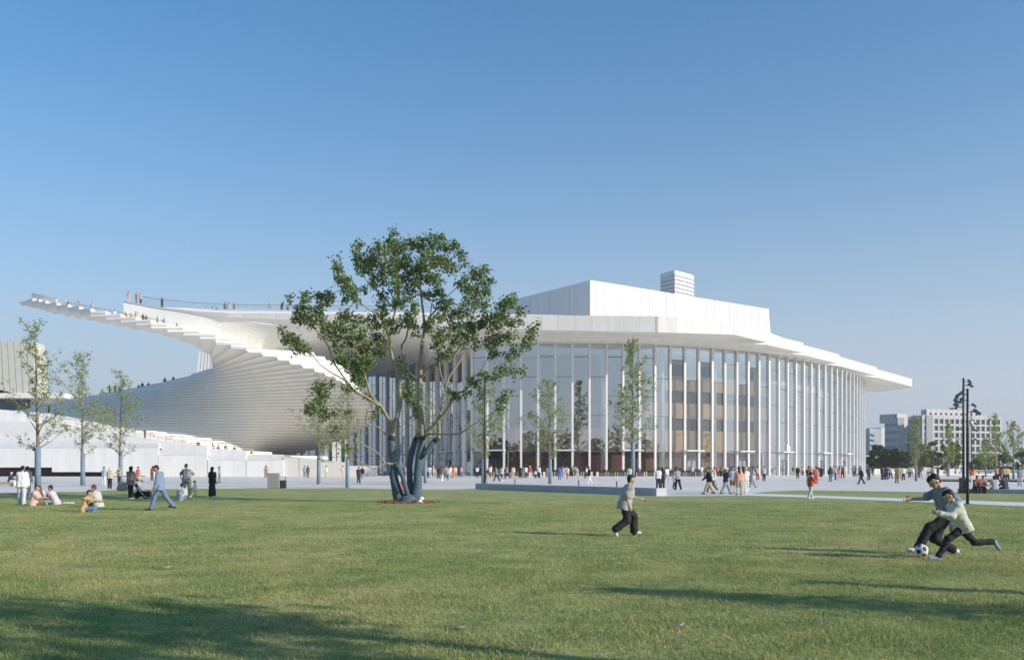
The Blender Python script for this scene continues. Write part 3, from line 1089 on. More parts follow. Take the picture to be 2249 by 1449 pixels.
office(o2, pl(1997, 462), pl(2013, 452), 0, zpy(912, 452), 4, 7, 1.4, 1.4, 4)
office(o2, pl(1972, 470), pl(1990, 474), zpy(925, 460), zpy(908, 470), 4, 1, 1.3, 1.6, 9)
o3 = thing('office_block', (pl(1928, 520).x, 520, 0), 'distant grey-green glass building beside the right end of the glass front', 'building')
building_box(o3, 'glazing', pl(1910, 520), pl(1935, 522), 14, 0, zpy(941, 520), M['towerglass'])
for k in range(7):
    c = pl(1922, 519)
    MB().obox((c.x, c.y), (1, 0.05), 3.3, 0.4, 4 + k * 3.0, 4.6 + k * 3.0).build('spandrel', M['office'], o3)
building_box(o3, 'side_block', pl(1935.5, 524), pl(1950, 526), 14, 0, zpy(938, 520), M['office'])
# ------------------------------------------------------------------ grass blades (near lawn)
def grass_mesh(name, n, y0, y1, hmin, hmax, wid, seed, power=1.0, simple=False):
    rng = np.random.default_rng(seed)
    ys_ = np.empty(0)
    xs_ = np.empty(0)
    # equal density over a trapezium a little wider than the view
    u = rng.random(n * 2)
    Y = y0 + (y1 - y0) * u
    half = 0.60 * Y + 4.5
    keep = rng.random(n * 2) < (half / (0.60 * y1 + 4.5)) * (y0 / Y) ** power * (1 if power == 0 else 1.0)
    Y = Y[keep]
    half = half[keep]
    X = (rng.random(len(Y)) * 2 - 1) * half
    pe = sorted((p.x, p.y) for p in lawn_edge)
    ok = (Y < np.interp(X, [p[0] for p in pe], [p[1] for p in pe]) - 0.15) & ((X + 4.76) ** 2 + (Y - 41.5) ** 2 > 2.2)
    X, Y = X[ok], Y[ok]
    k = len(Y)
    # tufts: clumped height from a cheap value noise
    ph = np.sin(X * 1.9 + 1.3 * np.sin(Y * 1.3)) * np.sin(Y * 2.3 + 1.1 * np.sin(X * 1.7)) + 0.6 * np.sin(X * 5.1 + Y * 3.7) * np.sin(Y * 6.3 - X * 2.1)
    H = (hmin + (hmax - hmin) * rng.random(k)) * (1.0 + 0.35 * ph)
    H = np.clip(H, hmin * 0.6, hmax * 1.6)
    az = rng.random(k) * 2 * np.pi
    lean = H * (0.25 + 0.9 * rng.random(k))
    wd = wid * (0.6 + 0.8 * rng.random(k))
    dx, dy = np.cos(az), np.sin(az)
    lx, ly = np.cos(az + 1.3 + rng.random(k)), np.sin(az + 1.3 + rng.random(k))
    base = np.stack([X, Y, np.full(k, 0.008)], 1)
    p0 = base + np.stack([dx * wd, dy * wd, 0 * wd], 1)
    p1 = base - np.stack([dx * wd, dy * wd, 0 * wd], 1)
    mid = base + np.stack([lx * lean * 0.4, ly * lean * 0.4, H * 0.62], 1)
    p2 = mid - np.stack([dx * wd, dy * wd, 0 * wd], 1) * 0.7
    p3 = mid + np.stack([dx * wd, dy * wd, 0 * wd], 1) * 0.7
    tip = base + np.stack([lx * lean, ly * lean, H], 1)
    if simple:
        # far blades: one triangle each
        V = np.stack([p0, p1, tip], 1).reshape(-1, 3)
        me = bpy.data.meshes.new(name)
        me.vertices.add(len(V))
        me.vertices.foreach_set('co', V.astype(np.float32).ravel())
        me.loops.add(3 * k)
        me.loops.foreach_set('vertex_index', np.arange(3 * k, dtype=np.int32))
        me.polygons.add(k)
        me.polygons.foreach_set('loop_start', (np.arange(k) * 3).astype(np.int32))
        me.update(calc_edges=True)
        me.validate()
        me.materials.append(M['blade'])
        o = link(bpy.data.objects.new(name, me))
        tag(o, 'short olive green grass covering the lawn', 'grass', kind='stuff')
        return o
    V = np.stack([p0, p1, p2, p3, tip], 1).reshape(-1, 3)
    i = np.arange(k)[:, None] * 5
    quads = (i + np.array([0, 1, 2, 3])[None, :])
    tris = (i + np.array([3, 2, 4])[None, :])
    me = bpy.data.meshes.new(name)
    me.vertices.add(len(V))
    me.vertices.foreach_set('co', V.astype(np.float32).ravel())
    loops = np.concatenate([quads, tris], 1).ravel()
    me.loops.add(len(loops))
    me.loops.foreach_set('vertex_index', loops.astype(np.int32))
    me.polygons.add(2 * k)
    st = np.stack([np.arange(k) * 7, np.arange(k) * 7 + 4], 1).ravel()
    me.polygons.foreach_set('loop_start', st.astype(np.int32))
    me.update(calc_edges=True)
    me.validate()
    me.materials.append(M['blade'])
    o = link(bpy.data.objects.new(name, me))
    tag(o, 'short olive green grass covering the lawn', 'grass', kind='stuff')
    return o
grass_mesh('grass_blades', 350000, 5.5, 15.0, 0.018, 0.043, 0.0034, 3, 0.55)
grass_mesh('grass_blades', 480000, 14.5, 42.0, 0.022, 0.046, 0.0072, 4, 0.9, simple=True)

# dry straw lying in the near grass
sr = np.random.default_rng(31)
sv, sf = [], []
for c_ in range(46):
    cy_ = 7.2 + 7.0 * sr.random() ** 1.6
    cx_ = (sr.random() * 2 - 1) * 0.56 * cy_
    for _ in range(int(10 + 26 * sr.random())):
        x_, y_ = cx_ + sr.normal() * 0.28, cy_ + sr.normal() * 0.28
        a_, l_ = sr.random() * 2 * math.pi, 0.05 + 0.11 * sr.random()
        dx_, dy_ = math.cos(a_) * l_, math.sin(a_) * l_
        z_ = 0.035 + 0.025 * sr.random()
        nb = len(sv)
        w_ = 0.0028
        sv += [(x_ - dy_ / l_ * w_, y_ + dx_ / l_ * w_, z_ - 0.01), (x_ + dy_ / l_ * w_, y_ - dx_ / l_ * w_, z_ - 0.01), (x_ + dx_ * .5 + dy_ / l_ * w_, y_ + dy_ * .5 - dx_ / l_ * w_, z_ + 0.012), (x_ + dx_ * .5 - dy_ / l_ * w_, y_ + dy_ * .5 + dx_ / l_ * w_, z_ + 0.012), (x_ + dx_, y_ + dy_, z_)]
        sf += [(nb, nb + 1, nb + 2, nb + 3), (nb + 3, nb + 2, nb + 4)]
M['straw'] = mat('dry_straw', (0.50, 0.42, 0.25), 0.8, 0.2, 3)
tag(mk('dry_straw', sv, sf, M['straw']), 'pale dry straw scattered in the near grass', 'straw', kind='stuff')

# ------------------------------------------------------------------ trees
M['bark'] = mat('pale_olive_bark', (0.30, 0.26, 0.17), 0.85, 0.3, 6, 0.5, 30)
M['bark2'] = mat('young_bark', (0.22, 0.20, 0.15), 0.85, 0.2, 8)
M['wrap'] = mat('blue_trunk_wrap', (0.085, 0.135, 0.165), 0.85, 0.35, 6, 1.0, 14, stretch=(1, 1, 4))
M['wrapyoung'] = mat('blue_tree_wrap', (0.19, 0.26, 0.33), 0.8, 0.2, 4)
M['band'] = mat('dark_wrap_band', (0.03, 0.035, 0.045), 0.8, 0.2, 6)
M['leaf'] = leafmat('maple_leaf', (0.06, 0.12, 0.04), (0.29, 0.36, 0.12), 0.4)
M['leafyoung'] = leafmat('young_tree_leaf', (0.15, 0.22, 0.065), (0.44, 0.47, 0.19), 0.42)
M['leafdark'] = leafmat('dark_evergreen_leaf', (0.015, 0.04, 0.015), (0.06, 0.11, 0.035), 0.2)
M['leafolive'] = leafmat('olive_bush_leaf', (0.08, 0.11, 0.04), (0.26, 0.28, 0.11), 0.3)

def leaf_cloud(name, centres, size, m, parent, seed):
    """small folded leaves at the given points (world); centres is (n,3)"""
    rng = np.random.default_rng(seed)
    c = np.asarray(centres, dtype=float)
    n = len(c)
    a = rng.normal(size=(n, 3))
    a /= np.linalg.norm(a, axis=1)[:, None]
    b = rng.normal(size=(n, 3))
    b -= a * (a * b).sum(1)[:, None]
    b /= np.linalg.norm(b, axis=1)[:, None]
    nn = np.cross(a, b)
    s = size * (0.65 + 0.7 * rng.random(n))[:, None]
    p0 = c - a * s * 0.5
    p1 = c + b * s * 0.38 + nn * s * 0.12
    p2 = c + a * s * 0.55
    p3 = c - b * s * 0.38 + nn * s * 0.12
    off = worldloc(parent)
    V = np.stack([p0, p1, p2, p3], 1).reshape(-1, 3) - np.array(off)
    i = np.arange(n)[:, None] * 4
    T = np.concatenate([i + np.array([[0, 1, 2]]), i + np.array([[0, 2, 3]])], 1).reshape(-1, 3)
    me = bpy.data.meshes.new(name)
    me.from_pydata(V.tolist(), [], T.tolist())
    me.materials.append(m)
    me.update()
    return link(bpy.data.objects.new(name, me), parent)

# ---- the big multi-stem tree
Y0 = 41.5
tree = thing('shade_tree', (G(895, 1103).x, Y0, 0), 'tall multi-stem tree with blue wrapped trunks standing on the lawn', 'tree')
MPP = Y0 / FPX
def TP(px, py, d=0.0):
    """point of the tree at a photo pixel, d metres nearer (-) or further (+) than its foot"""
    return P(px, py, Y0 + d)
wraps = [  # wrapped lower stems: (px, py, depth, radius)
    ([(884, 1106, 0, .34), (874, 1085, -.05, .26), (868, 1062, -.1, .20), (864, 1042, -.1, .185), (866, 1022, -.1, .18), (863, 1000, -.1, .17), (861, 984, -.1, .165), (860, 967, -.1, .14)], 'wrap'),
    ([(908, 1106, 0, .36), (915, 1085, 0, .24), (917, 1061, 0, .20), (918, 1035, 0, .185), (921, 1005, 0, .175), (926, 981, 0, .16), (928, 965, 0, .14)], 'wrap'),
    ([(900, 1100, .2, .2), (901, 1075, .25, .15), (900, 1048, .3, .14), (899, 1024, .3, .14), (903, 998, .3, .14), (910, 973, .3, .13), (913, 966, .3, .125)], 'wrap'),
    ([(922, 1006, -.05, .13), (938, 989, -.15, .125), (951, 972, -.2, .11), (955, 968, -.2, .105)], 'wrap'),
    ([(897, 1092, -.3, .10), (890, 1068, -.32, .11), (884, 1045, -.33, .105), (877, 1030, -.3, .10), (868, 1018, -.25, .10)], 'wrap')]
for pts, kind in wraps:
    MB().tube([TP(x, y, d) for x, y, d, r in pts], [r for *_, r in pts], 14).build('trunk_wrap', M['wrap'], tree, True)
# cloth bunched round the foot
MB().tube([TP(897, 1108, -.05), TP(898, 1100, -.05), TP(897, 1091, -.02), TP(898, 1086, 0)], [.52, .50, .40, .26], 16).build('trunk_wrap', M['wrap'], tree, True)
for (a, b, r) in [((860, 967, -.1), (861, 957, -.1), .145), ((928, 966, 0), (928.5, 957, 0), .148), ((912, 968, .3), (916, 960, .3), .13), ((953, 970, -.2), (963, 961, -.2), .11)]:
    MB().tube([TP(*a), TP(*b)], r, 12).build('wrap_band', M['band'], tree, True)
# red webbing strap in the fork
mk('strap', [TP(878.5, 1058, -.52), TP(882, 1056, -.52), TP(888, 1076, -.48), TP(886, 1079, -.48), TP(878.5, 1058, -.46), TP(882, 1056, -.46), TP(888, 1076, -.42), TP(886, 1079, -.42)], BOXF, mat('red_strap', (0.55, 0.08, 0.04), 0.7, 0.1), tree)
LIMBS = [  # px, py, depth, radius
    [(860, 966, -.1, .135), (861, 948, -.1, .13), (862, 932, -.1, .125)],
    [(862, 934, -.1, .10), (853, 920, -.15, .085), (840, 897, -.3, .075), (834, 890, -.35, .07), (815, 867, -.5, .06), (806, 840, -.6, .05), (799, 816, -.7, .042), (794, 797, -.75, .036), (789, 781, -.8, .03), (780, 765, -.9, .02)],
    [(836, 893, -.3, .065), (812, 876, -.6, .06), (783, 861, -.9, .055), (770, 848, -1.0, .05), (758, 832, -1.1, .045), (745, 814, -1.2, .04), (732, 794, -1.3, .035), (726, 775, -1.35, .03), (720, 759, -1.4, .026), (707, 740, -1.5, .022), (690, 722, -1.6, .018), (675, 708, -1.7, .014), (656, 697, -1.8, .01), (640, 670, -1.9, .006)],
    [(765, 843, -1.0, .045), (751, 831, -1.3, .04), (735, 822, -1.6, .035), (720, 813, -1.8, .03), (700, 797, -2.1, .025), (690, 783, -2.2, .02), (681, 772, -2.3, .017), (662, 765, -2.4, .014), (645, 752, -2.5, .011), (632, 742, -2.6, .008), (620, 732, -2.7, .005)],
    [(838, 905, -.2, .05), (820, 902, -.5, .045), (796, 899, -.9, .035), (780, 899, -1.2, .03), (767, 902, -1.4, .026), (751, 911, -1.6, .02), (732, 914, -1.9, .014), (712, 915, -2.1, .008)],
    [(862, 934, -.1, .115), (869, 924, -.05, .11), (876, 900, 0, .10), (879, 872, .1, .095), (877, 855, .1, .09), (875, 838, .1, .085), (867, 813, .1, .078), (861, 781, .1, .07), (856, 750, .1, .06), (859, 715, .1, .05), (866, 690, .1, .042), (870, 665, .1, .034), (876, 630, .05, .026), (872, 600, 0, .018), (864, 560, 0, .012), (858, 520, 0, .006)],
    [(876, 842, .1, .06), (885, 816, .3, .055), (887, 781, .5, .05), (882, 760, .6, .045), (892, 742, .7, .038), (900, 700, .9, .03), (905, 660, 1.1, .022), (915, 610, 1.2, .014)],
    [(856, 748, .1, .045), (845, 716, -.1, .038), (834, 699, -.3, .033), (808, 677, -.6, .027), (783, 658, -.9, .021), (770, 639, -1.0, .016), (751, 607, -1.2, .011), (740, 583, -1.3, .006)],
    [(864, 676, .1, .032), (848, 658, .4, .027), (834, 645, .6, .023), (815, 629, .9, .019), (802, 610, 1.1, .015), (793, 580, 1.2, .01), (786, 545, 1.3, .005)],
    [(868, 668, .1, .028), (850, 620, -.4, .02), (838, 580, -.6, .014), (830, 545, -.7, .007)],
    [(876, 632, .05, .02), (892, 600, .4, .015), (905, 560, .5, .008)],
    [(928, 958, 0, .14), (927, 940, 0, .135), (924, 907, 0, .125), (922, 875, .05, .115), (923, 829, .1, .10), (926, 766, .15, .085), (932, 724, .2, .07), (930, 690, .2, .055), (926, 660, .25, .045), (923, 632, .3, .036), (924, 600, .3, .026), (930, 565, .3, .016), (936, 530, .3, .007)],
    [(932, 716, .2, .045), (944, 696, 0, .04), (955, 683, -.2, .035), (970, 667, -.4, .03), (985, 648, -.6, .024), (1002, 632, -.8, .02), (1016, 610, -1.0, .014), (1030, 590, -1.1, .008)],
    [(945, 694, 0, .03), (950, 660, .5, .024), (962, 625, .8, .018), (975, 590, 1.0, .012), (990, 555, 1.1, .006)],
    [(923, 838, .1, .05), (910, 828, .5, .045), (897, 816, .9, .035), (880, 800, 1.3, .022), (868, 790, 1.5, .014)],
    [(924, 832, .1, .06), (940, 808, -.3, .055), (955, 800, -.5, .05), (986, 778, -.9, .042), (1005, 769, -1.1, .036), (1024, 740, -1.3, .03), (1040, 718, -1.5, .024), (1056, 702, -1.6, .018), (1080, 690, -1.8, .012), (1110, 672, -2.0, .006)],
    [(930, 957, 0, .09), (948, 938, -.2, .082), (966, 919, -.4, .075), (983, 897, -.6, .065), (994, 875, -.8, .055), (1004, 865, -.9, .05), (1021, 857, -1.1, .045), (1047, 836, -1.4, .036), (1065, 833, -1.6, .03), (1081, 835, -1.8, .026), (1107, 826, -2.0, .02), (1132, 816, -2.2, .013), (1158, 812, -2.4, .006)],
    [(966, 920, -.4, .06), (972, 884, 0, .055), (978, 854, .3, .05), (989, 823, .6, .045), (1008, 797, .9, .038), (1020, 770, 1.1, .03), (1030, 735, 1.3, .024), (1040, 690, 1.5, .018), (1052, 640, 1.7, .01)],
    [(978, 855, .3, .035), (968, 820, .8, .03), (965, 790, 1.0, .024), (972, 760, 1.2, .016), (985, 720, 1.4, .009)],
    [(934, 957, 0, .055), (942, 953, -.2, .05), (966, 953, -.6, .042), (994, 953, -1.0, .035), (1011, 951, -1.3, .03), (1025, 942, -1.5, .026), (1050, 925, -1.8, .02), (1078, 908, -2.1, .015), (1100, 893, -2.3, .01), (1114, 876, -2.5, .005)],
    [(913, 967, .3, .125), (917, 958, .3, .115), (922, 940, .4, .10), (917, 905, .8, .075), (905, 885, 1.2, .055), (893, 865, 1.5, .04), (884, 845, 1.7, .028)],
    [(963, 962, -.2, .10), (964, 948, -.2, .09), (964, 930, -.3, .08), (962, 915, -.35, .07)],
    [(866, 1020, -.2, .06), (852, 1017, -.35, .055), (845, 1016, -.4, .05), (838, 1005, -.5, .042), (826, 992, -.6, .036), (810, 983, -.8, .03), (795, 973, -1.0, .025), (780, 962, -1.2, .02), (758, 950, -1.4, .014), (735, 940, -1.6, .008)],
    [(846, 1016, -.4, .04), (832, 1024, -.5, .035), (820, 1029, -.6, .03), (799, 1018, -.8, .025), (780, 1009, -1.0, .02), (755, 993, -1.2, .014), (720, 968, -1.5, .008)],
    [(852, 960, -.1, .045), (838, 944, -.2, .04), (825, 935, -.3, .035), (808, 933, -.4, .03), (803, 920, -.45, .024), (810, 895, -.5, .018), (814, 885, -.5, .012)],
    [(806, 932, -.4, .02), (812, 955, -.5, .018), (811, 975, -.5, .014), (806, 995, -.6, .01)],
    [(1024, 766, 1.1, .02), (1050, 760, .9, .018), (1080, 745, .7, .014), (1110, 735, .5, .01), (1135, 728, .4, .005)],
    [(1047, 838, -1.4, .02), (1056, 815, -1.5, .018), (1066, 795, -1.6, .015), (1078, 783, -1.7, .011), (1092, 768, -1.8, .006)],
    [(1132, 816, -2.2, .009), (1140, 790, -2.2, .008), (1155, 762, -2.3, .006), (1172, 735, -2.4, .004)],
]
allpts = []
for L in LIMBS:
    q = [TP(x, y, d) for x, y, d, r in L]
    rr = [r for *_, r in L]
    # resample smoothly with a little wobble
    pts, rad = [], []
    for i in range(len(q) - 1):
        p0 = q[max(0, i - 1)]
        p1, p2 = q[i], q[i + 1]
        p3 = q[min(len(q) - 1, i + 2)]
        for k in range(3):
            t = k / 3
            pts.append(0.5 * ((2 * p1) + (p2 - p0) * t + (2 * p0 - 5 * p1 + 4 * p2 - p3) * t * t + (3 * p1 - p0 - 3 * p2 + p3) * t ** 3))
            rad.append(lerp(rr[i], rr[i + 1], t))
    pts.append(q[-1])
    rad.append(rr[-1])
    MB().tube(pts, [max(r, 0.008) for r in rad], 9 if rr[0] > .06 else 6).build('limb', M['bark'], tree, True)
    allpts += [(p, r) for p, r in zip(pts, rad) if r < 0.06]
BLOBS = [(640, 745, 16, 14), (662, 767, 17, 11), (650, 752, 14, 10), (621, 733, 7, 9), (655, 690, 17, 17), (672, 662, 9, 18), (683, 705, 14, 17), (668, 680, 12, 12), (637, 655, 5, 8), (712, 660, 13, 17), (724, 648, 9, 11), (705, 675, 9, 12), (702, 645, 9, 6),
    (720, 728, 18, 18), (706, 700, 12, 13), (735, 742, 14, 14), (738, 577, 7, 13), (745, 600, 9, 14), (755, 618, 13, 16), (770, 640, 15, 14), (785, 652, 9, 10), (760, 655, 8, 10), (800, 640, 6, 8), (786, 543, 12, 9), (783, 563, 10, 14), (795, 583, 16, 16), (808, 590, 15, 12), (820, 570, 18, 20), (828, 615, 18, 18), (835, 545, 16, 18),
    (858, 518, 11, 16), (868, 540, 16, 16), (875, 565, 26, 24), (892, 595, 28, 26), (852, 590, 20, 24), (905, 540, 15, 15), (930, 535, 17, 18), (958, 528, 17, 14), (975, 540, 18, 14), (1003, 540, 14, 10), (1015, 560, 14, 9), (1022, 578, 10, 6), (940, 570, 26, 22), (972, 575, 22, 16), (992, 590, 16, 10), (925, 605, 24, 22), (950, 618, 20, 18), (908, 635, 18, 16), (870, 630, 15, 18), (880, 665, 18, 18), (838, 660, 12, 14),
    (838, 690, 16, 14), (815, 708, 17, 13), (848, 715, 13, 16), (783, 708, 17, 15), (760, 690, 10, 12), (748, 700, 12, 10), (750, 722, 18, 12), (788, 735, 16, 16), (770, 748, 12, 14), (825, 742, 14, 12), (845, 755, 12, 15), (868, 720, 10, 14), (890, 705, 14, 18), (905, 680, 12, 14), (912, 720, 11, 18), (938, 650, 13, 12), (962, 645, 16, 10), (975, 668, 20, 12), (990, 690, 22, 14),
    (1020, 625, 18, 16), (1045, 605, 22, 14), (1065, 592, 11, 8), (1035, 645, 22, 20), (1060, 640, 18, 18), (1075, 622, 9, 9), (1025, 680, 20, 18), (1058, 672, 18, 15), (1070, 700, 18, 13), (1040, 715, 22, 16), (1005, 715, 18, 14), (1010, 745, 20, 16), (975, 735, 18, 15), (962, 755, 14, 14), (985, 775, 13, 13), (968, 785, 11, 12), (1035, 750, 18, 12), (940, 720, 12, 15), (955, 700, 16, 10),
    (1105, 672, 16, 10), (1120, 665, 16, 9), (1125, 655, 7, 7), (1142, 680, 7, 15), (1100, 695, 20, 11), (1088, 715, 18, 12), (1115, 712, 18, 11), (1095, 740, 20, 12), (1120, 738, 16, 9), (1075, 755, 13, 10), (1140, 705, 9, 8), (1170, 722, 8, 12), (1178, 712, 5, 6), (1162, 745, 11, 10), (1150, 758, 13, 9), (1130, 775, 12, 8), (1118, 785, 9, 8), (1088, 770, 10, 10), (1083, 785, 7, 6), (1045, 838, 12, 8), (1058, 825, 12, 9), (1110, 812, 13, 9), (1122, 818, 10, 7), (1148, 813, 8, 6), (1085, 822, 10, 9), (1105, 880, 9, 14), (1095, 897, 8, 8), (1115, 865, 5, 8),
    (800, 795, 20, 17), (790, 770, 14, 12), (778, 818, 16, 18), (765, 790, 13, 17), (808, 762, 15, 11), (750, 765, 11, 10), (742, 790, 9, 12), (830, 775, 11, 12), (790, 845, 13, 14), (765, 850, 9, 10), (880, 795, 8, 16), (893, 815, 7, 10), (898, 850, 15, 18), (905, 880, 14, 16), (888, 870, 10, 14), (915, 905, 8, 12),
    (700, 875, 14, 16), (690, 900, 17, 15), (715, 905, 14, 11), (735, 905, 9, 8), (705, 850, 8, 12), (725, 845, 7, 8), (765, 905, 8, 6), (1000, 870, 10, 7), (985, 865, 8, 8), (1030, 865, 8, 6), (762, 985, 9, 8), (735, 945, 10, 8), (820, 910, 7, 9), (812, 870, 8, 9)]
rng = random.Random(11)
leafs = []
tw = MB()
for bx, by, rx, ry in BLOBS:
    # depth of the nearest thin limb seen near that spot
    best = min(allpts, key=lambda pr: (CXP + FPX * pr[0].x / pr[0].y - bx) ** 2 + (HYP - FPX * (pr[0].z - EYE) / pr[0].y - by) ** 2)
    dep = best[0].y - Y0 + rng.uniform(-0.7, 0.7)
    n_ = int(rx * ry * 0.84) + 12
    c = TP(bx, by, dep)
    tw.tube([best[0], best[0].lerp(c, 0.5) + Vector((0, 0, 0.05)), c], [0.014, 0.010, 0.006], 4, False)
    nsp = max(3, n_ // 16)
    sprigs = []
    for _ in range(nsp):
        a_ = rng.uniform(0, 2 * math.pi)
        rr_ = math.sqrt(rng.random())
        s = TP(bx + rx * rr_ * math.cos(a_), by + ry * rr_ * math.sin(a_), dep + rng.uniform(-1, 1) * max(rx, ry) * MPP)
        sprigs.append(s)
        tw.tube([c, s], [0.006, 0.004], 3, False)
    for _ in range(n_):
        s = rng.choice(sprigs)
        leafs.append((s.x + rng.gauss(0, 0.11), s.y + rng.gauss(0, 0.11), s.z + rng.gauss(0, 0.10)))
tw.build('twigs', M['bark2'], tree)
leaf_cloud('crown', leafs, 0.128, M['leaf'], tree, 5)
# mulch ring and stones at the foot
M['chips'] = mat('orange_bark_chips', (0.25, 0.13, 0.07), 0.9, 0.4, 9, 0.8, 20)
rv, rf = [], []
N_ = 40
for i in range(N_):
    a_ = 2 * math.pi * i / N_
    w_ = 1 + 0.06 * math.sin(3 * a_) + 0.04 * math.sin(7 * a_ + 1)
    rv.append((tree.location.x + 1.5 * w_ * math.cos(a_), Y0 + 1.5 * w_ * math.sin(a_), 0.016))
rv.append((tree.location.x, Y0, 0.10))
rf = [(i, (i + 1) % N_, N_) for i in range(N_)]
mr_ = mk('mulch_ring', rv, rf, M['chips'])
tag(mr_, 'orange bark mulch spread round the foot of the big tree', 'mulch', kind='stuff')
cv = []
cr = np.random.default_rng(2)
for _ in range(700):
    a_, r_ = cr.random() * 2 * math.pi, 1.5 * math.sqrt(cr.random())
    cv.append((tree.location.x + r_ * math.cos(a_), Y0 + r_ * math.sin(a_), 0.10 - 0.055 * r_ + 0.02 * cr.random()))
ch = leaf_cloud('bark_chip', cv, 0.10, M['chips'], mr_, 9)
def rock(name, loc, r, m, label, cat, seed, group=None):
    bm = bmesh.new()
    bmesh.ops.create_icosphere(bm, subdivisions=2, radius=r)
    rg = random.Random(seed)
    for v in bm.verts:
        v.co *= 1 + 0.25 * noise.noise(v.co * (2.2 / r) * 0.6 + Vector((seed, 0, 0)))
        v.co.z *= 0.8
    me = bpy.data.meshes.new(name)
    bm.to_mesh(me)
    bm.free()
    me.materials.append(m)
    o = link(bpy.data.objects.new(name, me))
    o.location = loc
    return tag(o, label, cat, group)
q = TP(926, 1098, -.6)
rock('stone', (q.x, q.y, 0.20), 0.12, M['white2'], 'small white stone beside the wrapped trunk, the upper of two', 'stone', 3)
q = TP(922, 1105, -.8)
rock('stone', (q.x, q.y, 0.07), 0.11, M['white2'], 'small white stone at the foot of the wrapped trunk, the lower of two', 'stone', 5)

# ---- young street trees
def young_tree(px, pyb, pyt, spread, label, seed, density=1.0, leafm=None, leafsize=0.10, wrap=True, tone=None):
    b = G(px, pyb)
    mpp = b.y / FPX
    Ht = (pyb - pyt) * mpp
    rg = random.Random(seed)
    t = thing('young_tree', b, label, 'tree', 'young trees on the plaza')
    lean = rg.uniform(-0.12, 0.12)
    r0 = max(0.05, 0.0115 * Ht + 0.03)
    axis = []
    for k in range(9):
        s = k / 8
        axis.append(b + Vector((lean * s * s + 0.05 * math.sin(3 * s + seed), 0.06 * math.sin(2.5 * s + seed), Ht * s * 0.98)))
    rad = [lerp(r0, 0.012, (k / 8) ** 0.8) for k in range(9)]
    MB().tube(axis, rad, 8).build('trunk', M['bark2'], t, True)
    wh = Ht * rg.uniform(0.23, 0.28)
    if wrap:
        MB().tube([b + Vector((0, 0, 0.02)), b + Vector((0, 0, wh * 0.5)), axis[2].lerp(axis[3], 0.0) if False else b + Vector((0.0, 0, wh))], [r0 + 0.035, r0 + 0.03, r0 + 0.022], 9).build('trunk_wrap', M['wrapyoung'], t, True)
    leafs = []
    br = MB()
    nb = int(16 + Ht * 2.2)
    for i in range(nb):
        s = lerp(0.22, 0.97, (i + rg.random() * 0.8) / nb)
        k = min(7, int(s * 8))
        p = axis[k].lerp(axis[k + 1], s * 8 - k)
        az = rg.uniform(0, 2 * math.pi)
        # widest at about a third of the height, slim towards the top
        wdt = 1.45 * spread * mpp * (min(1.0, (s - 0.08) / 0.25) * (1.0 - 0.78 * max(0, (s - 0.33) / 0.67))) * rg.uniform(0.55, 1.1)
        rise = wdt * rg.uniform(0.7, 1.25)
        e = p + Vector((math.cos(az) * wdt, math.sin(az) * wdt, rise))
        m_ = p.lerp(e, 0.5) + Vector((0, 0, -0.10 * wdt))
        br.tube([p, m_, e], [max(0.012, rad[k] * 0.38), 0.014, 0.006], 4, False)
        nl = int((8 + 24 * wdt) * density)
        cc = []
        for _ in range(max(3, nl // 7)):
            u = 0.15 + 0.9 * rg.random() ** 0.7
            c = (p.lerp(m_, u * 2) if u < 0.5 else m_.lerp(e, u * 2 - 1))
            cc.append(c + Vector((rg.gauss(0, 0.05 + 0.08 * wdt), rg.gauss(0, 0.05 + 0.08 * wdt), rg.gauss(0, 0.08))))
        for _ in range(nl):
            c = rg.choice(cc)
            sp = 0.55 * leafsize + 0.02
            leafs.append((c.x + rg.gauss(0, sp), c.y + rg.gauss(0, sp), c.z + rg.gauss(0, sp)))
    for _ in range(int(40 * density)):
        c = axis[7].lerp(axis[8], rg.random())
        leafs.append((c.x + rg.gauss(0, 0.12), c.y + rg.gauss(0, 0.12), c.z + rg.gauss(0, 0.2)))
    br.build('branches', M['bark2'], t)
    leaf_cloud('crown', leafs, leafsize, leafm or M['leafyoung'], t, seed)
    return t
young_tree(83, 1083, 700, 62, 'young tree with blue wrapped trunk, tallest and nearest of the left three', 21, 1.5, leafsize=0.12)
young_tree(182, 1066, 768, 52, 'young tree with blue wrapped trunk, middle of the three at the left', 22, 1.6, leafsize=0.13)
young_tree(265, 1063, 815, 50, 'young tree with blue wrapped trunk, right and shortest of the left three', 23, 1.5, leafsize=0.13)
young_tree(700, 1063, 828, 46, 'young tree with blue wrapped trunk left of the big tree, beside the grey bin', 24, 1.6, leafsize=0.13)
young_tree(763, 1071, 848, 40, 'young blue wrapped tree half hidden under the left boughs of the big tree', 25, 1.3, leafsize=0.11)
young_tree(934, 1061, 850, 34, 'thin young tree standing just behind the right stem of the big tree', 26, 1.0, leafsize=0.12)
young_tree(1061, 1066, 842, 44, 'young leafy tree behind the dark lamp post in the centre', 27, 2.2, leafsize=0.13)
young_tree(1208, 1062, 832, 46, 'young tree with blue wrapped trunk behind the granite bench', 28, 1.9, leafsize=0.14)
young_tree(1390, 1050, 738, 42, 'slender tall young tree in front of the middle of the glass front', 29, 1.9, leafsize=0.19)
young_tree(2012, 1056, 914, 24, 'tall young tree left of the dark lamp posts before the office block', 30, 1.2, leafsize=0.17)
young_tree(2188, 1050, 908, 21, 'slim young tree at the right end of the pale office block', 31, 1.1, leafsize=0.2)
young_tree(2226, 1052, 925, 24, 'young tree nearest the right edge of the picture', 32, 1.1, leafsize=0.2)
young_tree(2083, 1046, 925, 13, 'thin young tree in front of the pale office block left of the poles', 33, 1.0, leafsize=0.26)
young_tree(2165, 1047, 960, 16, 'small young tree just right of the dark lamp posts', 34, 0.9, leafsize=0.22)

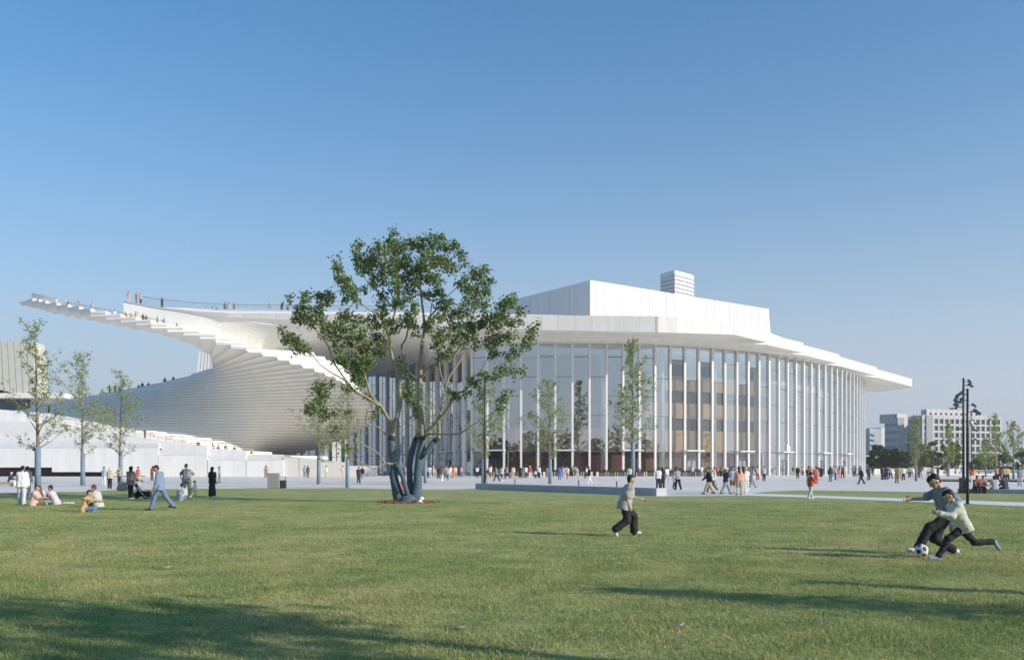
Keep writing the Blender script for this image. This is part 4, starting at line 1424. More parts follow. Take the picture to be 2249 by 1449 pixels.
# ---- dense trees behind the right end
def dense_tree(px, pyt, w, Y, label, seed, m, base_z=0.3, name='dense_tree', group='trees behind the plaza', n_=2600, size=0.6):
    b = Vector(((px - CXP) * Y / FPX, Y, base_z))
    mpp = Y / FPX
    Ht = (HYP - pyt) * mpp + EYE - base_z
    R_ = w * mpp / 2
    t = thing(name, b, label, 'tree', group)
    rg = random.Random(seed)
    ax = [b, b + Vector((0.2, 0, Ht * 0.35)), b + Vector((0.1, 0, Ht * 0.7))]
    MB().tube(ax, [0.28, 0.2, 0.1], 7).build('trunk', M['bark2'], t, True)
    lm = MB()
    cl = []
    for i in range(22):
        az, u = rg.uniform(0, 6.283), rg.random()
        rr = R_ * (0.35 + 0.6 * rg.random()) * math.sin(math.pi * (0.22 + 0.7 * u)) 
        cl.append((b + Vector((math.cos(az) * rr, math.sin(az) * rr, Ht * lerp(0.2, 0.90, u))), rg.uniform(0.22, 0.40) * R_))
    for c, r in cl[:9]:
        lm.tube([ax[1], c], [0.08, 0.03], 4, False)
    lm.build('branches', M['bark2'], t)
    pts = []
    for _ in range(n_):
        c, r = rg.choice(cl)
        d = Vector((rg.gauss(0, 1), rg.gauss(0, 1), rg.gauss(0, 1))).normalized() * r * rg.uniform(0.55, 1.05)
        pts.append((c.x + d.x, c.y + d.y, max(base_z + 0.2, c.z + d.z * 0.85)))
    leaf_cloud('crown', pts, size, m, t, seed)
    return t
DT = [(1926, 975, 46, 300, 'dark evergreen tree touching the right end of the glass front'), (1962, 984, 52, 292, 'dark round tree second from the right end of the glass front'),
      (1992, 992, 40, 300, 'dark low tree below the left office block'), (1945, 990, 40, 285, 'low dark tree in front of the evergreens at the glass front'),
      (1978, 1000, 46, 280, 'broad dark shrub-like tree nearest the plaza wall')]
for i, (px, pt, w, Y, lb) in enumerate(DT):
    dense_tree(px, pt, w, Y, lb, 50 + i, M['leafdark'], size=0.75, n_=3000)
OT = [(2022, 968, 38, 215, 'pale olive bushy tree below the left corner of the long office block'), (2048, 965, 38, 222, 'olive bushy tree second in the row before the long office block'),
      (2074, 972, 36, 214, 'olive bushy tree third in the row before the long office block'), (2098, 968, 36, 220, 'olive bushy tree just left of the two lamp posts'),
      (2150, 1000, 40, 240, 'low olive tree just right of the two lamp posts'), (2176, 1003, 40, 250, 'low bushy tree under the right end of the long office block'),
      (2210, 995, 44, 262, 'dark bushy tree behind the bench at the right'), (2244, 985, 44, 255, 'dark bushy tree cut by the right edge of the picture')]
for i, (px, pt, w, Y, lb) in enumerate(OT):
    dense_tree(px, pt, w, Y, lb, 70 + i, M['leafolive'] if i < 6 else M['leafdark'], size=0.42, n_=2200)

# ---- wood behind the viewer, mirrored in the glass
wv = []
wr = np.random.default_rng(8)
for _ in range(9000):
    x = wr.uniform(-260, 260)
    hmax = 15 + 4 * math.sin(x * 0.06) + 3 * math.sin(x * 0.17 + 1) + 2 * math.sin(x * 0.41)
    wv.append((x, -112 + wr.normal() * 5, hmax * wr.random() ** 0.8))
wood = mk('far_woodland', [(-260, -116, 0), (260, -116, 0), (260, -116, 10), (-260, -116, 10)], [(0, 1, 2, 3)], M['leafdark'])
tag(wood, 'dark wood across the park, mirrored low in the glass front', 'woodland', kind='stuff')
leaf_cloud('foliage', wv, 2.6, M['leafdark'], wood, 77)

# ---- two trees beside the viewer whose shade falls on the near lawn
def shade_caster(x, y, h, r, seed, label):
    b = Vector((x, y, 0))
    t = thing('park_tree', b, label, 'tree', 'park trees beside the viewer')
    rg = random.Random(seed)
    MB().tube([b, b + Vector((0.1, 0, h * 0.5)), b + Vector((0.0, 0.1, h * 0.85))], [0.13, 0.10, 0.04], 8).build('trunk', M['bark'], t, True)
    pts = []
    lm = MB()
    for i in range(16):
        az = rg.uniform(0, 6.283)
        c = b + Vector((math.cos(az) * r * rg.uniform(0.2, 1), math.sin(az) * r * rg.uniform(0.2, 1), h * rg.uniform(0.5, 1.0)))
        lm.tube([b + Vector((0.1, 0, h * 0.5)), c], [0.05, 0.015], 4, False)
        for _ in range(42):
            pts.append((c.x + rg.gauss(0, 0.35), c.y + rg.gauss(0, 0.35), c.z + rg.gauss(0, 0.3)))
    lm.build('branches', M['bark2'], t)
    leaf_cloud('crown', pts, 0.22, M['leaf'], t, seed)
SD = Vector((SUN_DIR.x, SUN_DIR.y)).normalized()
for tx, ty, h, r, sd, lb in [(-6.2, 10.4, 9.5, 1.0, 91, 'park tree beside the viewer shading the lawn at lower left'), (-2.2, 7.4, 7.5, 1.2, 92, 'park tree beside the viewer shading the lawn at the bottom edge')]:
    L_ = h * 0.75 / math.tan(SUN_EL)
    shade_caster(tx + SD.x * L_, ty + SD.y * L_, h, r, sd, lb)
# slim saplings right of the view: their long shadows cross the lawn
for tx, ty, h, r, sd, lb in [(1.2, 11.3, 4.6, 1.1, 93, 'slim sapling off to the right casting the long lawn shadow'), (3.8, 12.1, 4.2, 0.45, 94, 'thin sapling off to the right casting the narrow lawn shadow')]:
    L_ = h / math.tan(SUN_EL)
    b = Vector((tx + SD.x * L_, ty + SD.y * L_, 0))
    t = thing('sapling', b, lb, 'tree', 'saplings beside the viewer')
    MB().tube([b, b + Vector((0.02, 0, h * 0.6)), b + Vector((0, 0, h))], [0.06, 0.04, 0.012], 7).build('trunk', M['bark2'], t, True)
    rg = random.Random(sd)
    leaf_cloud('crown', [(b.x + rg.gauss(0, 0.5) * r * (1.3 - z_), b.y + rg.gauss(0, 0.5) * r * (1.3 - z_), h * z_) for z_ in [rg.uniform(0.15, 1) for _ in range(int(2600 * r))]], 0.11, M['leafyoung'], t, sd)
# ------------------------------------------------------------------ street furniture
# long granite bench wall between lawn and plaza
a, b = G(1044, 1074.2), G(1442, 1089)
d = (b - a).normalized()
n_ = Vector((-d.y, d.x, 0))
gb = thing('stone_bench', (a + b) / 2, 'long low grey granite bench at the far edge of the lawn', 'bench')
ln = (b - a).length
k = 7
for i in range(k):
    p, q = a + d * (ln * i / k + 0.006), a + d * (ln * (i + 1) / k - 0.006)
    vs = [p, q, q + n_ * 0.75, p + n_ * 0.75]
    hh = 0.45
    mk('block', [(v.x, v.y, 0.0) for v in vs] + [(v.x, v.y, hh) for v in vs], BOXF, M['stonegrey'], gb)
# granite bench on the right with its end block
a2, b2 = G(2103, 1082.5), G(2330, 1085.5)
d2 = (b2 - a2).normalized()
m2 = Vector((-d2.y, d2.x, 0))
gb2 = thing('stone_bench', (a2 + b2) / 2, 'low grey granite bench with seated people at the right edge', 'bench')
for i in range(5):
    L2 = (b2 - a2).length
    p, q = a2 + d2 * (L2 * i / 5 + 0.006), a2 + d2 * (L2 * (i + 1) / 5 - 0.006)
    vs = [p, q, q + m2 * 0.6, p + m2 * 0.6]
    mk('block', [(v.x, v.y, 0.0) for v in vs] + [(v.x, v.y, 0.28) for v in vs], BOXF, M['stonegrey'], gb2)
# timber bench at the left edge
p = G(-6, 1068)
wb = thing('timber_bench', p, 'timber slat bench at the left edge of the plaza with a man seated', 'bench')
for i in range(4):
    MB().box(p.x - 1.6, p.x + 1.35, p.y + i * 0.14, p.y + i * 0.14 + 0.12, 0.40, 0.45).build('slat', M['woodslat'], wb)
for x in (-1.3, 1.0):
    MB().box(p.x + x, p.x + x + 0.1, p.y + 0.03, p.y + 0.5, 0, 0.39).build('leg', M['greymetal'], wb)
MB().box(p.x - 1.6, p.x + 1.35, p.y - 0.02, p.y - 0.001, 0.28, 0.45).build('front_rail', M['woodslat'], wb)

# grey service cabinet and dark litter bin
p = G(599.5, 1072.4)
cb = thing('service_cabinet', p, 'plain grey metal cabinet at the edge of the lawn', 'cabinet')
MB().box(p.x - 0.45, p.x + 0.45, p.y, p.y + 0.5, 0.03, 1.20).build('body', M['greymetal'], cb)
MB().box(p.x - 0.46, p.x + 0.46, p.y - 0.01, p.y + 0.51, 1.20, 1.23).build('lid', M['greymetal'], cb)
MB().box(p.x - 0.41, p.x + 0.41, p.y + 0.05, p.y + 0.45, 0.0, 0.03).build('plinth', M['metal'], cb)
p = G(618.5, 1072.2)
lb_ = thing('litter_bin', p, 'dark open-topped litter bin beside the grey cabinet', 'bin')
MB().box(p.x - 0.27, p.x + 0.27, p.y + 0.05, p.y + 0.5, 0.02, 0.66).build('body', M['metal'], lb_)
for s in (-0.24, 0.24):
    MB().box(p.x + s - 0.02, p.x + s + 0.02, p.y + 0.25, p.y + 0.29, 0.66, 0.93).build('post', M['metal'], lb_)
MB().box(p.x - 0.26, p.x + 0.26, p.y + 0.22, p.y + 0.32, 0.93, 0.96).build('hood', M['metal'], lb_)
# small bollards on the plaza
for i, (px, py, lb) in enumerate([(1131, 1062.6, 'short dark bollard behind the granite bench, left of the two seated people'), (1271, 1068.4, 'short dark bollard behind the middle of the granite bench'), (1354.5, 1072.4, 'short dark bollard behind the right part of the granite bench')]):
    p = G(px, py + 3)
    bo = thing('bollard', p, lb, 'bollard', 'bollards behind the bench')
    MB().tube([p, p + Vector((0, 0, 0.62))], 0.045, 8).build('post', M['metal'], bo)
    MB().tube([p + Vector((0, 0, 0.62)), p + Vector((0, 0, 0.67))], 0.055, 8).build('cap', M['greymetal'], bo)

# ---- lamp posts with spotlights
def spot(root, at, side, ang, size=0.32, head=M['metal']):
    """short arm and a tilted box lamp"""
    e = at + Vector((side * size * 1.2, 0, 0))
    MB().tube([at, e], size * 0.10, 6).build('arm', M['metal'], root)
    c = e + Vector((side * size * 0.35, 0, 0.0))
    u = Vector((side * math.cos(ang), 0, -math.sin(ang))) * size * 0.75
    w = Vector((0, 1, 0)) * size * 0.28
    v = Vector((u.z, 0, -u.x)).normalized() * size * 0.28
    q = []
    for su in (-1, 1):
        for sv, sw in ((-1, -1), (1, -1), (1, 1), (-1, 1)):
            q.append(c + u * su + v * sv * (1.0 if su < 0 else 0.85) + w * sw)
    mk('spotlight', q, BOXF, head, root)
def pole(px, pyb, pyt, r, label, heads, box=None, extra=None):
    b = G(px, pyb)
    mpp = b.y / FPX
    h = (pyb - pyt) * mpp
    t = thing('lamp_post', b, label, 'lamp post', 'lamp posts on the lawn edge')
    MB().tube([b, b + Vector((0, 0, h * 0.62)), b + Vector((0, 0, h))], [r, r * 0.95, r * 0.75], 12).build('mast', M['metal'], t, True)
    MB().tube([b + Vector((0, 0, 0.0)), b + Vector((0, 0, 0.05))], r * 1.6, 12).build('base_plate', M['metal'], t)
    for py, side, ang, sz in heads:
        spot(t, b + Vector((side * r * 0.8, -0.02, (pyb - py) * mpp)), side, ang, sz * 0.8)
    if box:
        MB().box(b.x - box[0], b.x + box[0], b.y - box[0], b.y + box[0], 0, box[1]).build('control_box', M['metal'], t)
    if extra:
        for py, side, ln_ in extra:
            z = (pyb - py) * mpp
            MB().tube([b + Vector((0, 0, z)), b + Vector((side * ln_, 0, z))], 0.025, 6).build('camera_arm', M['metal'], t)
            c = b + Vector((side * ln_, 0, z - 0.12))
            bm = bmesh.new()
            bmesh.ops.create_uvsphere(bm, u_segments=12, v_segments=8, radius=0.14)
            me = bpy.data.meshes.new('camera_dome')
            bm.to_mesh(me)
            bm.free()
            me.materials.append(M['white2'])
            o = link(bpy.data.objects.new('camera_dome', me), t)
            o.location = c - b
            MB().tube([c + Vector((0, 0, -0.14)), c + Vector((0, 0, -0.22))], 0.07, 8).build('camera_lens', M['metal'], t)
    return t
pole(2125, 1107, 853, 0.062, 'thick dark lamp post nearest the lawn path with angled spotlights', [(857, -1, .2, .12), (866, -1, 0.55, .26), (879, -1, 1.2, .2), (890, 1, .7, .18), (904.5, 1, 0.6, .28)])
pole(2116, 1083, 830, 0.08, 'tall dark lamp post with control box and many spotlights on the right', [(838, 1, .9, .26), (846, 1, .6, .3), (875, -1, 1.0, .34), (885, -1, .9, .34), (893, -1, 1.1, .3), (942, -1, .3, .22)], box=(0.19, 1.0), extra=[(963, -1, 0.68), (924, 1, 0.5)])
pole(1064.5, 1074, 836, 0.085, 'dark lamp post standing at the left end of the granite bench', [(852, -1, 1.0, .3), (866, -1, .9, .34), (876, -1, 1.1, .26), (955, -1, .6, .22)], box=(0.0, 0.0) and None)
p = G(1069, 1073.4)
bt = thing('boulder', p, 'upright mottled grey stone beside the central lamp post', 'stone')
q = []
for z, rx, ry in ((0, .24, .3), (0.6, .23, .28), (1.05, .17, .22), (1.2, .06, .1)):
    for i in range(10):
        a_ = 2 * math.pi * i / 10
        w_ = 1 + 0.08 * math.sin(3 * a_ + z * 4)
        q.append((p.x + rx * w_ * math.cos(a_), p.y + ry * w_ * math.sin(a_), z))
f_ = [(r * 10 + i, r * 10 + (i + 1) % 10, (r + 1) * 10 + (i + 1) % 10, (r + 1) * 10 + i) for r in range(3) for i in range(10)] + [tuple(range(30, 40))]
mk('stone_body', q, f_, mat('mottled_grey_stone', (0.30, 0.30, 0.29), 0.85, 0.35, 6), bt)
pole(2133, 1052, 900, 0.07, 'thin far lamp post with flood lamps behind the two dark posts', [(930, 1, .5, .4), (945, 1, .5, .4), (965, 1, .3, .4)])

# ---- planters in front of the glass
M['planter'] = mat('white_planter', (0.74, 0.73, 0.71), 0.6, 0.04)
M['planterside'] = mat('dark_planter_side', (0.10, 0.10, 0.09), 0.7, 0.1)
M['shrub'] = leafmat('planter_shrub_leaf', (0.04, 0.075, 0.02), (0.20, 0.22, 0.08), 0.25)
M['shrubred'] = leafmat('planter_red_leaf', (0.08, 0.03, 0.02), (0.20, 0.09, 0.06), 0.25)
def planter(px, label, seed, zb):
    p = P(px, 1046, 144.5)
    p.z = zb
    t = thing('planter', p, label, 'planter', 'planters along the glass front')
    w = 0.72
    MB().box(p.x - w + 0.16, p.x + w - 0.16, p.y - 0.34, p.y + 0.34, zb, zb + 0.62).build('trough', M['planterside'], t)
    for s in (-1, 1):
        MB().box(p.x + s * w - 0.16, p.x + s * w + 0.16, p.y - 0.36, p.y + 0.36, zb, zb + 0.72).build('end_block', M['planter'], t)
    rg = random.Random(seed)
    pts = [(p.x + rg.uniform(-0.7, 0.7), p.y + rg.uniform(-0.3, 0.3), zb + 0.6 + abs(rg.gauss(0, 0.27))) for _ in range(150)]
    leaf_cloud('shrub', pts, 0.22, M['shrub'] if seed % 4 else M['shrubred'], t, seed)
    return t
prow = [1322, 1343, 1364, 1385, 1406, 1428, 1450, 1472, 1493, 1514, 1535, 1556, 1577, 1598]
ords = ['first', 'second', 'third', 'fourth', 'fifth', 'sixth', 'seventh', 'eighth', 'ninth', 'tenth', 'eleventh', 'twelfth', 'thirteenth', 'fourteenth']
for i, px in enumerate(prow):
    planter(px, '%s planter from the left in the right row before the glass' % ords[i], 200 + i, BZ)
prow = [1072, 1093, 1114, 1135, 1156, 1177, 1205, 1226, 1247, 1268, 1289]
for i, px in enumerate(prow):
    planter(px, '%s planter from the left in the left row before the glass' % ords[i], 230 + i, BZ)
# low pale wall along the far right of the plaza and a fence
a, b = P(1916, 1040, 235), P(2110, 1040, 240)
pw = thing('plaza_wall', (a + b) / 2, 'low beige wall closing the far right of the plaza', 'wall')
MB().prism([(a.x, a.y), (b.x, b.y), (b.x, b.y + 0.6), (a.x, a.y + 0.6)], 0.3, 1.75).build('wall_body', M['cream'], pw)
fa, fb = P(2040, 1040, 190), P(2330, 1040, 196)
fe = thing('fence', (fa + fb) / 2, 'low white picket fence before the bushy trees at the right', 'fence')
MB().tube([Vector((fa.x, fa.y, 1.35)), Vector((fb.x, fb.y, 1.35))], 0.05, 4).build('rail', M['white2'], fe)
MB().prism([(fa.x, fa.y), (fb.x, fb.y), (fb.x, fb.y + 0.4), (fa.x, fa.y + 0.4)], 0.3, 0.62).build('kerb', M['white2'], fe)
pm = None
for i in range(70):
    x = lerp(fa.x, fb.x, i / 69)
    y = lerp(fa.y, fb.y, i / 69)
    if pm is None:
        pm = mesh_data('picket', [(sx * 0.04, sy * 0.02, z) for z in (0.6, 1.42) for sx, sy in ((-1, -1), (1, -1), (1, 1), (-1, 1))], BOXF, M['stonegrey'])
    o = link(bpy.data.objects.new('picket', pm), fe)
    o.location = Vector((x, y, 0)) - worldloc(fe)
# scraps on the lawn
for i, (px, py, w_, lb) in enumerate([(365, 1252, 0.10, 'pale dry leaf lying on the lawn at the left'), (1008, 1388, 0.08, 'curled brown leaf lying on the lawn near the bottom centre'), (1492, 1383, 0.05, 'flat pale scrap of paper on the lawn at the right')]):
    p = G(px, py)
    mk_ = mk('fallen_leaf', [p + Vector(v) for v in ((-w_, 0, .045), (-w_ * .3, -.05, .055), (w_ * .5, -.04, .05), (w_, .01, .075), (w_ * .3, .06, .06), (-w_ * .4, .05, .05), (-w_, 0, .04), (w_, .01, .065))], [(0, 1, 2, 3, 4, 5), (7, 2, 1, 6), (6, 5, 4, 7)], mat('dry_leaf_%d' % i, [(0.42, 0.38, 0.28), (0.34, 0.28, 0.17), (0.40, 0.37, 0.28)][i], 0.8, 0.1))
    tag(mk_, lb, 'leaf')
# ------------------------------------------------------------------ people
# A body is grown as one surface from tapered bones (a signed distance field turned into a mesh).
def surface_nets(bones, cell, k=0.035, pad=0.06, clip=None):
    """bones: list of (p0, p1, r0, r1); returns verts, quads of the blended surface"""
    P0 = np.array([b[0] for b in bones], float)
    P1 = np.array([b[1] for b in bones], float)
    R0 = np.array([b[2] for b in bones], float)
    R1 = np.array([b[3] for b in bones], float)
    rm = np.maximum(R0, R1)[:, None]
    lo = np.minimum(P0 - rm, P1 - rm).min(0) - pad
    hi = np.maximum(P0 + rm, P1 + rm).max(0) + pad
    dim = np.ceil((hi - lo) / cell).astype(int) + 1
    D = np.full(dim, 1.0)
    for p0, p1, r0, r1 in zip(P0, P1, R0, R1):
        m = max(r0, r1) + pad
        a = np.maximum(0, np.floor((np.minimum(p0, p1) - m - lo) / cell).astype(int))
        b = np.minimum(dim, np.ceil((np.maximum(p0, p1) + m - lo) / cell).astype(int) + 1)
        gx = lo[0] + cell * np.arange(a[0], b[0])
        gy = lo[1] + cell * np.arange(a[1], b[1])
        gz_ = lo[2] + cell * np.arange(a[2], b[2])
        X = np.stack(np.meshgrid(gx, gy, gz_, indexing='ij'), -1)
        ba = p1 - p0
        L2 = max(1e-9, ba @ ba)
        t = np.clip(((X - p0) @ ba) / L2, 0, 1)
        d = np.linalg.norm(X - p0 - t[..., None] * ba, axis=-1) - (r0 + (r1 - r0) * t)
        S = D[a[0]:b[0], a[1]:b[1], a[2]:b[2]]
        h = np.clip(0.5 + 0.5 * (S - d) / k, 0, 1)
        D[a[0]:b[0], a[1]:b[1], a[2]:b[2]] = S + (d - S) * h - k * h * (1 - h)
    if clip is not None:
        # cut square at a hem
        cp, cn = clip
        gx = lo[0] + cell * np.arange(dim[0])
        gy = lo[1] + cell * np.arange(dim[1])
        gz_ = lo[2] + cell * np.arange(dim[2])
        pl_ = (gx[:, None, None] - cp[0]) * cn[0] + (gy[None, :, None] - cp[1]) * cn[1] + (gz_[None, None, :] - cp[2]) * cn[2]
        near = np.abs(gy[None, :, None] - 0.0) < 0.26
        D = np.where(near & (np.abs(gx[:, None, None] - cp[0]) < 0.30), np.maximum(D, pl_), D)
    inside = D < 0
    c = [inside[i:dim[0] - 1 + i, j:dim[1] - 1 + j, l:dim[2] - 1 + l] for i in (0, 1) for j in (0, 1) for l in (0, 1)]
    cnt = sum(x.astype(np.int8) for x in c)
    act = (cnt > 0) & (cnt < 8)
    idx = np.full(act.shape, -1, int)
    cells = np.argwhere(act)
    idx[act] = np.arange(len(cells))
    acc = np.zeros((len(cells), 3))
    num = np.zeros(len(cells))
    corner = [(i, j, l) for i in (0, 1) for j in (0, 1) for l in (0, 1)]
    val = [D[cells[:, 0] + i, cells[:, 1] + j, cells[:, 2] + l] for i, j, l in corner]
    for u in range(8):
        for v in range(u + 1, 8):
            du = np.array(corner[v]) - np.array(corner[u])
            if np.abs(du).sum() != 1:
                continue
            x = (val[u] < 0) != (val[v] < 0)
            den = np.where(np.abs(val[u] - val[v]) < 1e-12, 1e-12, val[u] - val[v])
            t = (val[u] / den)[:, None]
            acc += np.where(x[:, None], np.array(corner[u]) + t * du, 0)
            num += x
    V = lo + cell * (cells + acc / np.maximum(num, 1)[:, None])
    quads = []
    for ax in range(3):
        o1_, o2_ = (ax + 1) % 3, (ax + 2) % 3
        sl0 = [slice(None)] * 3
        sl1 = [slice(None)] * 3
        sl0[ax] = slice(0, dim[ax] - 1)
        sl1[ax] = slice(1, dim[ax])
        s0, s1 = inside[tuple(sl0)], inside[tuple(sl1)]
        cr = np.argwhere(s0 != s1)
        ok = (cr[:, o1_] > 0) & (cr[:, o2_] > 0) & (cr[:, o1_] < dim[o1_] - 1) & (cr[:, o2_] < dim[o2_] - 1)
        cr = cr[ok]
        flip = s1[tuple(cr.T)]
        def nb(a_, b_):
            q = cr.copy()
            q[:, o1_] -= a_
            q[:, o2_] -= b_
            return idx[tuple(q.T)]
        q = np.stack([nb(1, 1), nb(0, 1), nb(0, 0), nb(1, 0)], 1)
        q[flip] = q[flip][:, ::-1]
        quads.append(q)
    Q = np.concatenate(quads)
    Q = Q[(Q >= 0).all(1)]
    return V, Q

def vrot(v, ay, ax=0.0):
    """v in (forward x, left y, up z); ay swings it forward about the left axis, ax out to the left"""
    x, y, z = v
    ca, sa = math.cos(ay), math.sin(ay)
    x, z = x * ca - z * sa, x * sa + z * ca
    cb, sb = math.cos(ax), math.sin(ax)
    y, z = y * cb - z * sb, y * sb + z * cb
    return np.array([x, y, z])

R_ = math.radians
class Body:
    """pose: angles in degrees; forward is +x, left is +y. thigh/knee/arm/elbow = (left, right)"""
    def __init__(s, h=1.7, lean=4, thigh=(0, 0), knee=(0, 0), arm=(5, 5), elbow=(12, 12), out=(8, 8), head=0, yaw=0, twist=0, fat=1.0, splay=(2, 2), seat=None, side=0, elbow_out=None, ankle=(0, 0)):
        u = h / 1.7
        s.u = u
        s.fat = fat
        pel = np.array([0.0, 0.0, 0.0])
        up = vrot((0, 0, 1), -R_(lean), R_(side))
        fw = vrot((1, 0, 0), -R_(lean))
        s.up, s.fw = up, fw
        s.pel = pel
        s.waist = pel + up * 0.16 * u
        s.chest = pel + up * 0.36 * u + fw * 0.01 * u
        s.neck = pel + up * 0.50 * u
        hv = vrot((0, 0, 1), -R_(lean + head))
        hf = vrot((1, 0, 0), -R_(lean + head))
        cy, sy = math.cos(R_(yaw)), math.sin(R_(yaw))
        hf = np.array([hf[0] * cy, hf[0] * sy, hf[2]])
        s.hup, s.hfw = hv, hf
        s.head = s.neck + hv * 0.175 * u + hf * 0.02 * u
        L = np.array([0, 1.0, 0])
        tw_ = R_(twist)
        Ls = np.array([-math.sin(tw_), math.cos(tw_), 0])
        s.sh = [s.neck - up * 0.055 * u + Ls * 0.165 * u, s.neck - up * 0.055 * u - Ls * 0.165 * u]
        s.hip = [pel + L * 0.085 * u, pel - L * 0.085 * u]
        s.kn, s.an, s.toe, s.el, s.wr, s.hd = [], [], [], [], [], []
        for i, sg in enumerate((1, -1)):
            t = vrot((0, 0, -1), R_(thigh[i]), sg * R_(splay[i]))
            k = s.hip[i] + t * 0.42 * u
            sh_ = vrot((0, 0, -1), R_(thigh[i] - knee[i]), sg * R_(splay[i]) * 0.6)
            a = k + sh_ * 0.42 * u
            ft = vrot((1, 0, 0), R_(ankle[i] + (0 if abs(thigh[i] - knee[i]) < 50 else (thigh[i] - knee[i]) * 0.85)))
            s.kn.append(k)
            s.an.append(a)
            s.toe.append(a + ft * 0.17 * u + sg * np.array([0, 0.025, 0]) * u)
            t = vrot((0, 0, -1), R_(arm[i]), sg * R_(out[i]))
            e = s.sh[i] + t * 0.27 * u
            eo = out[i] * 0.3 if elbow_out is None else elbow_out[i]
            fo = vrot((0, 0, -1), R_(arm[i] + elbow[i]), sg * R_(eo))
            w = e + fo * 0.24 * u
            s.el.append(e)
            s.wr.append(w)
            s.hd.append(fo)
        low = min(min(p[2] for p in s.an) - 0.075 * u, min(p[2] for p in s.toe) - 0.04 * u)
        if seat is not None:
            low = -seat * 1.0
        off = np.array([0, 0, -low])
        for n in ('pel', 'waist', 'chest', 'neck', 'head'):
            setattr(s, n, getattr(s, n) + off)
        for n in ('sh', 'hip', 'kn', 'an', 'toe', 'el', 'wr'):
            setattr(s, n, [p + off for p in getattr(s, n)])

    def torso(s, g=0.0, w=1.0):
        u, f = s.u, s.fat
        L = s.sh[0] - s.sh[1]
        L = L / np.linalg.norm(L)
        Lh = np.array([0, 1.0, 0])
        return [(s.sh[0] - L * 0.03 * u, s.sh[1] + L * 0.03 * u, 0.07 * u + g, 0.07 * u + g),
                (s.chest + L * 0.075 * u, s.waist + Lh * 0.06 * u * f, 0.105 * u * f + g, 0.10 * u * f + g),
                (s.chest - L * 0.075 * u, s.waist - Lh * 0.06 * u * f, 0.105 * u * f + g, 0.10 * u * f + g),
                (s.waist + Lh * 0.06 * u, s.pel + Lh * 0.07 * u, 0.10 * u * f + g, 0.115 * u * f + g),
                (s.waist - Lh * 0.06 * u, s.pel - Lh * 0.07 * u, 0.10 * u * f + g, 0.115 * u * f + g)]
    def skin(s, fingers):
        u = s.u
        b = list(s.torso(-0.018))
        b += [(s.neck - s.up * 0.04 * u, s.neck + s.hup * 0.09 * u, 0.052 * u, 0.05 * u)]
        b += s.headb()
        for i in (0, 1):
            b += [(s.hip[i], s.kn[i], 0.072 * u, 0.050 * u), (s.kn[i], s.an[i], 0.048 * u, 0.034 * u), (s.an[i], s.toe[i], 0.036 * u, 0.028 * u)]
            b += [(s.sh[i], s.el[i], 0.046 * u, 0.036 * u), (s.el[i], s.wr[i], 0.036 * u, 0.026 * u)]
            b += s.hand(i, fingers)
        return b
    def hand(s, i, fingers):
        u = s.u
        w, d = s.wr[i], s.hd[i]
        sd = np.cross(d, np.array([0, 1.0, 0.0]))
        if np.linalg.norm(sd) < 0.2:
            sd = np.array([0, 0, 1.0])
        sd /= np.linalg.norm(sd)          # across the palm
        pn = np.cross(sd, d)
        if not fingers:
            return [(w, w + d * 0.10 * u, 0.032 * u, 0.030 * u), (w + d * 0.03 * u + sd * 0.02 * u, w + d * 0.08 * u + sd * 0.045 * u, 0.014 * u, 0.011 * u)]
        b = [(w, w + d * 0.075 * u + sd * 0.018 * u, 0.026 * u, 0.022 * u), (w, w + d * 0.075 * u - sd * 0.018 * u, 0.026 * u, 0.022 * u)]
        sg = 1 if i == 0 else -1
        for q, (o, l) in enumerate(((0.030, 0.072), (0.010, 0.082), (-0.010, 0.076), (-0.030, 0.060))):
            r = w + d * 0.082 * u + sd * o * u
            m = r + (d * 0.88 + pn * 0.35 * -sg) * l * 0.5 * u
            e = m + (d * 0.55 + pn * 0.8 * -sg) * l * 0.5 * u
            b += [(r, m, 0.0095 * u, 0.009 * u), (m, e, 0.009 * u, 0.008 * u)]
        r = w + d * 0.025 * u + sd * 0.03 * u
        m = r + (d * 0.5 + sd * 0.75) * 0.035 * u
        b += [(r, m, 0.012 * u, 0.011 * u), (m, m + (d * 0.85 + sd * 0.1) * 0.03 * u, 0.011 * u, 0.009 * u)]
        return b
    def headb(s):
        u = s.u
        h, a, f = s.head, s.hup, s.hfw
        lf = np.cross(a, f)
        return [(h + a * 0.025 * u - f * 0.015 * u, h + a * 0.03 * u + f * 0.01 * u, 0.088 * u, 0.086 * u),
                (h - a * 0.02 * u + f * 0.03 * u, h - a * 0.075 * u + f * 0.045 * u, 0.062 * u, 0.036 * u),
                (h + f * 0.085 * u + a * 0.005 * u, h + f * 0.105 * u - a * 0.022 * u, 0.012 * u, 0.013 * u),
                (h + lf * 0.082 * u - f * 0.01 * u + a * 0.012 * u, h + lf * 0.084 * u - f * 0.012 * u - a * 0.022 * u, 0.014 * u, 0.011 * u),
                (h - lf * 0.082 * u - f * 0.01 * u + a * 0.012 * u, h - lf * 0.084 * u - f * 0.012 * u - a * 0.022 * u, 0.014 * u, 0.011 * u)]
    def hair(s, style):
        u = s.u
        h, a, f = s.head, s.hup, s.hfw
        b = [(h + a * 0.052 * u - f * 0.032 * u, h + a * 0.068 * u + f * 0.022 * u, 0.088 * u, 0.066 * u), (h + a * 0.03 * u - f * 0.045 * u, h - a * 0.03 * u - f * 0.05 * u, 0.078 * u, 0.055 * u), (h + a * 0.10 * u + f * 0.02 * u, h + a * 0.088 * u + f * 0.072 * u, 0.03 * u, 0.018 * u)]
        if style == 'long':
            b += [(h - f * 0.06 * u, h - a * 0.22 * u - f * 0.085 * u, 0.085 * u, 0.075 * u), (h - a * 0.2 * u - f * 0.085 * u, h - a * 0.36 * u - f * 0.09 * u, 0.078 * u, 0.04 * u)]
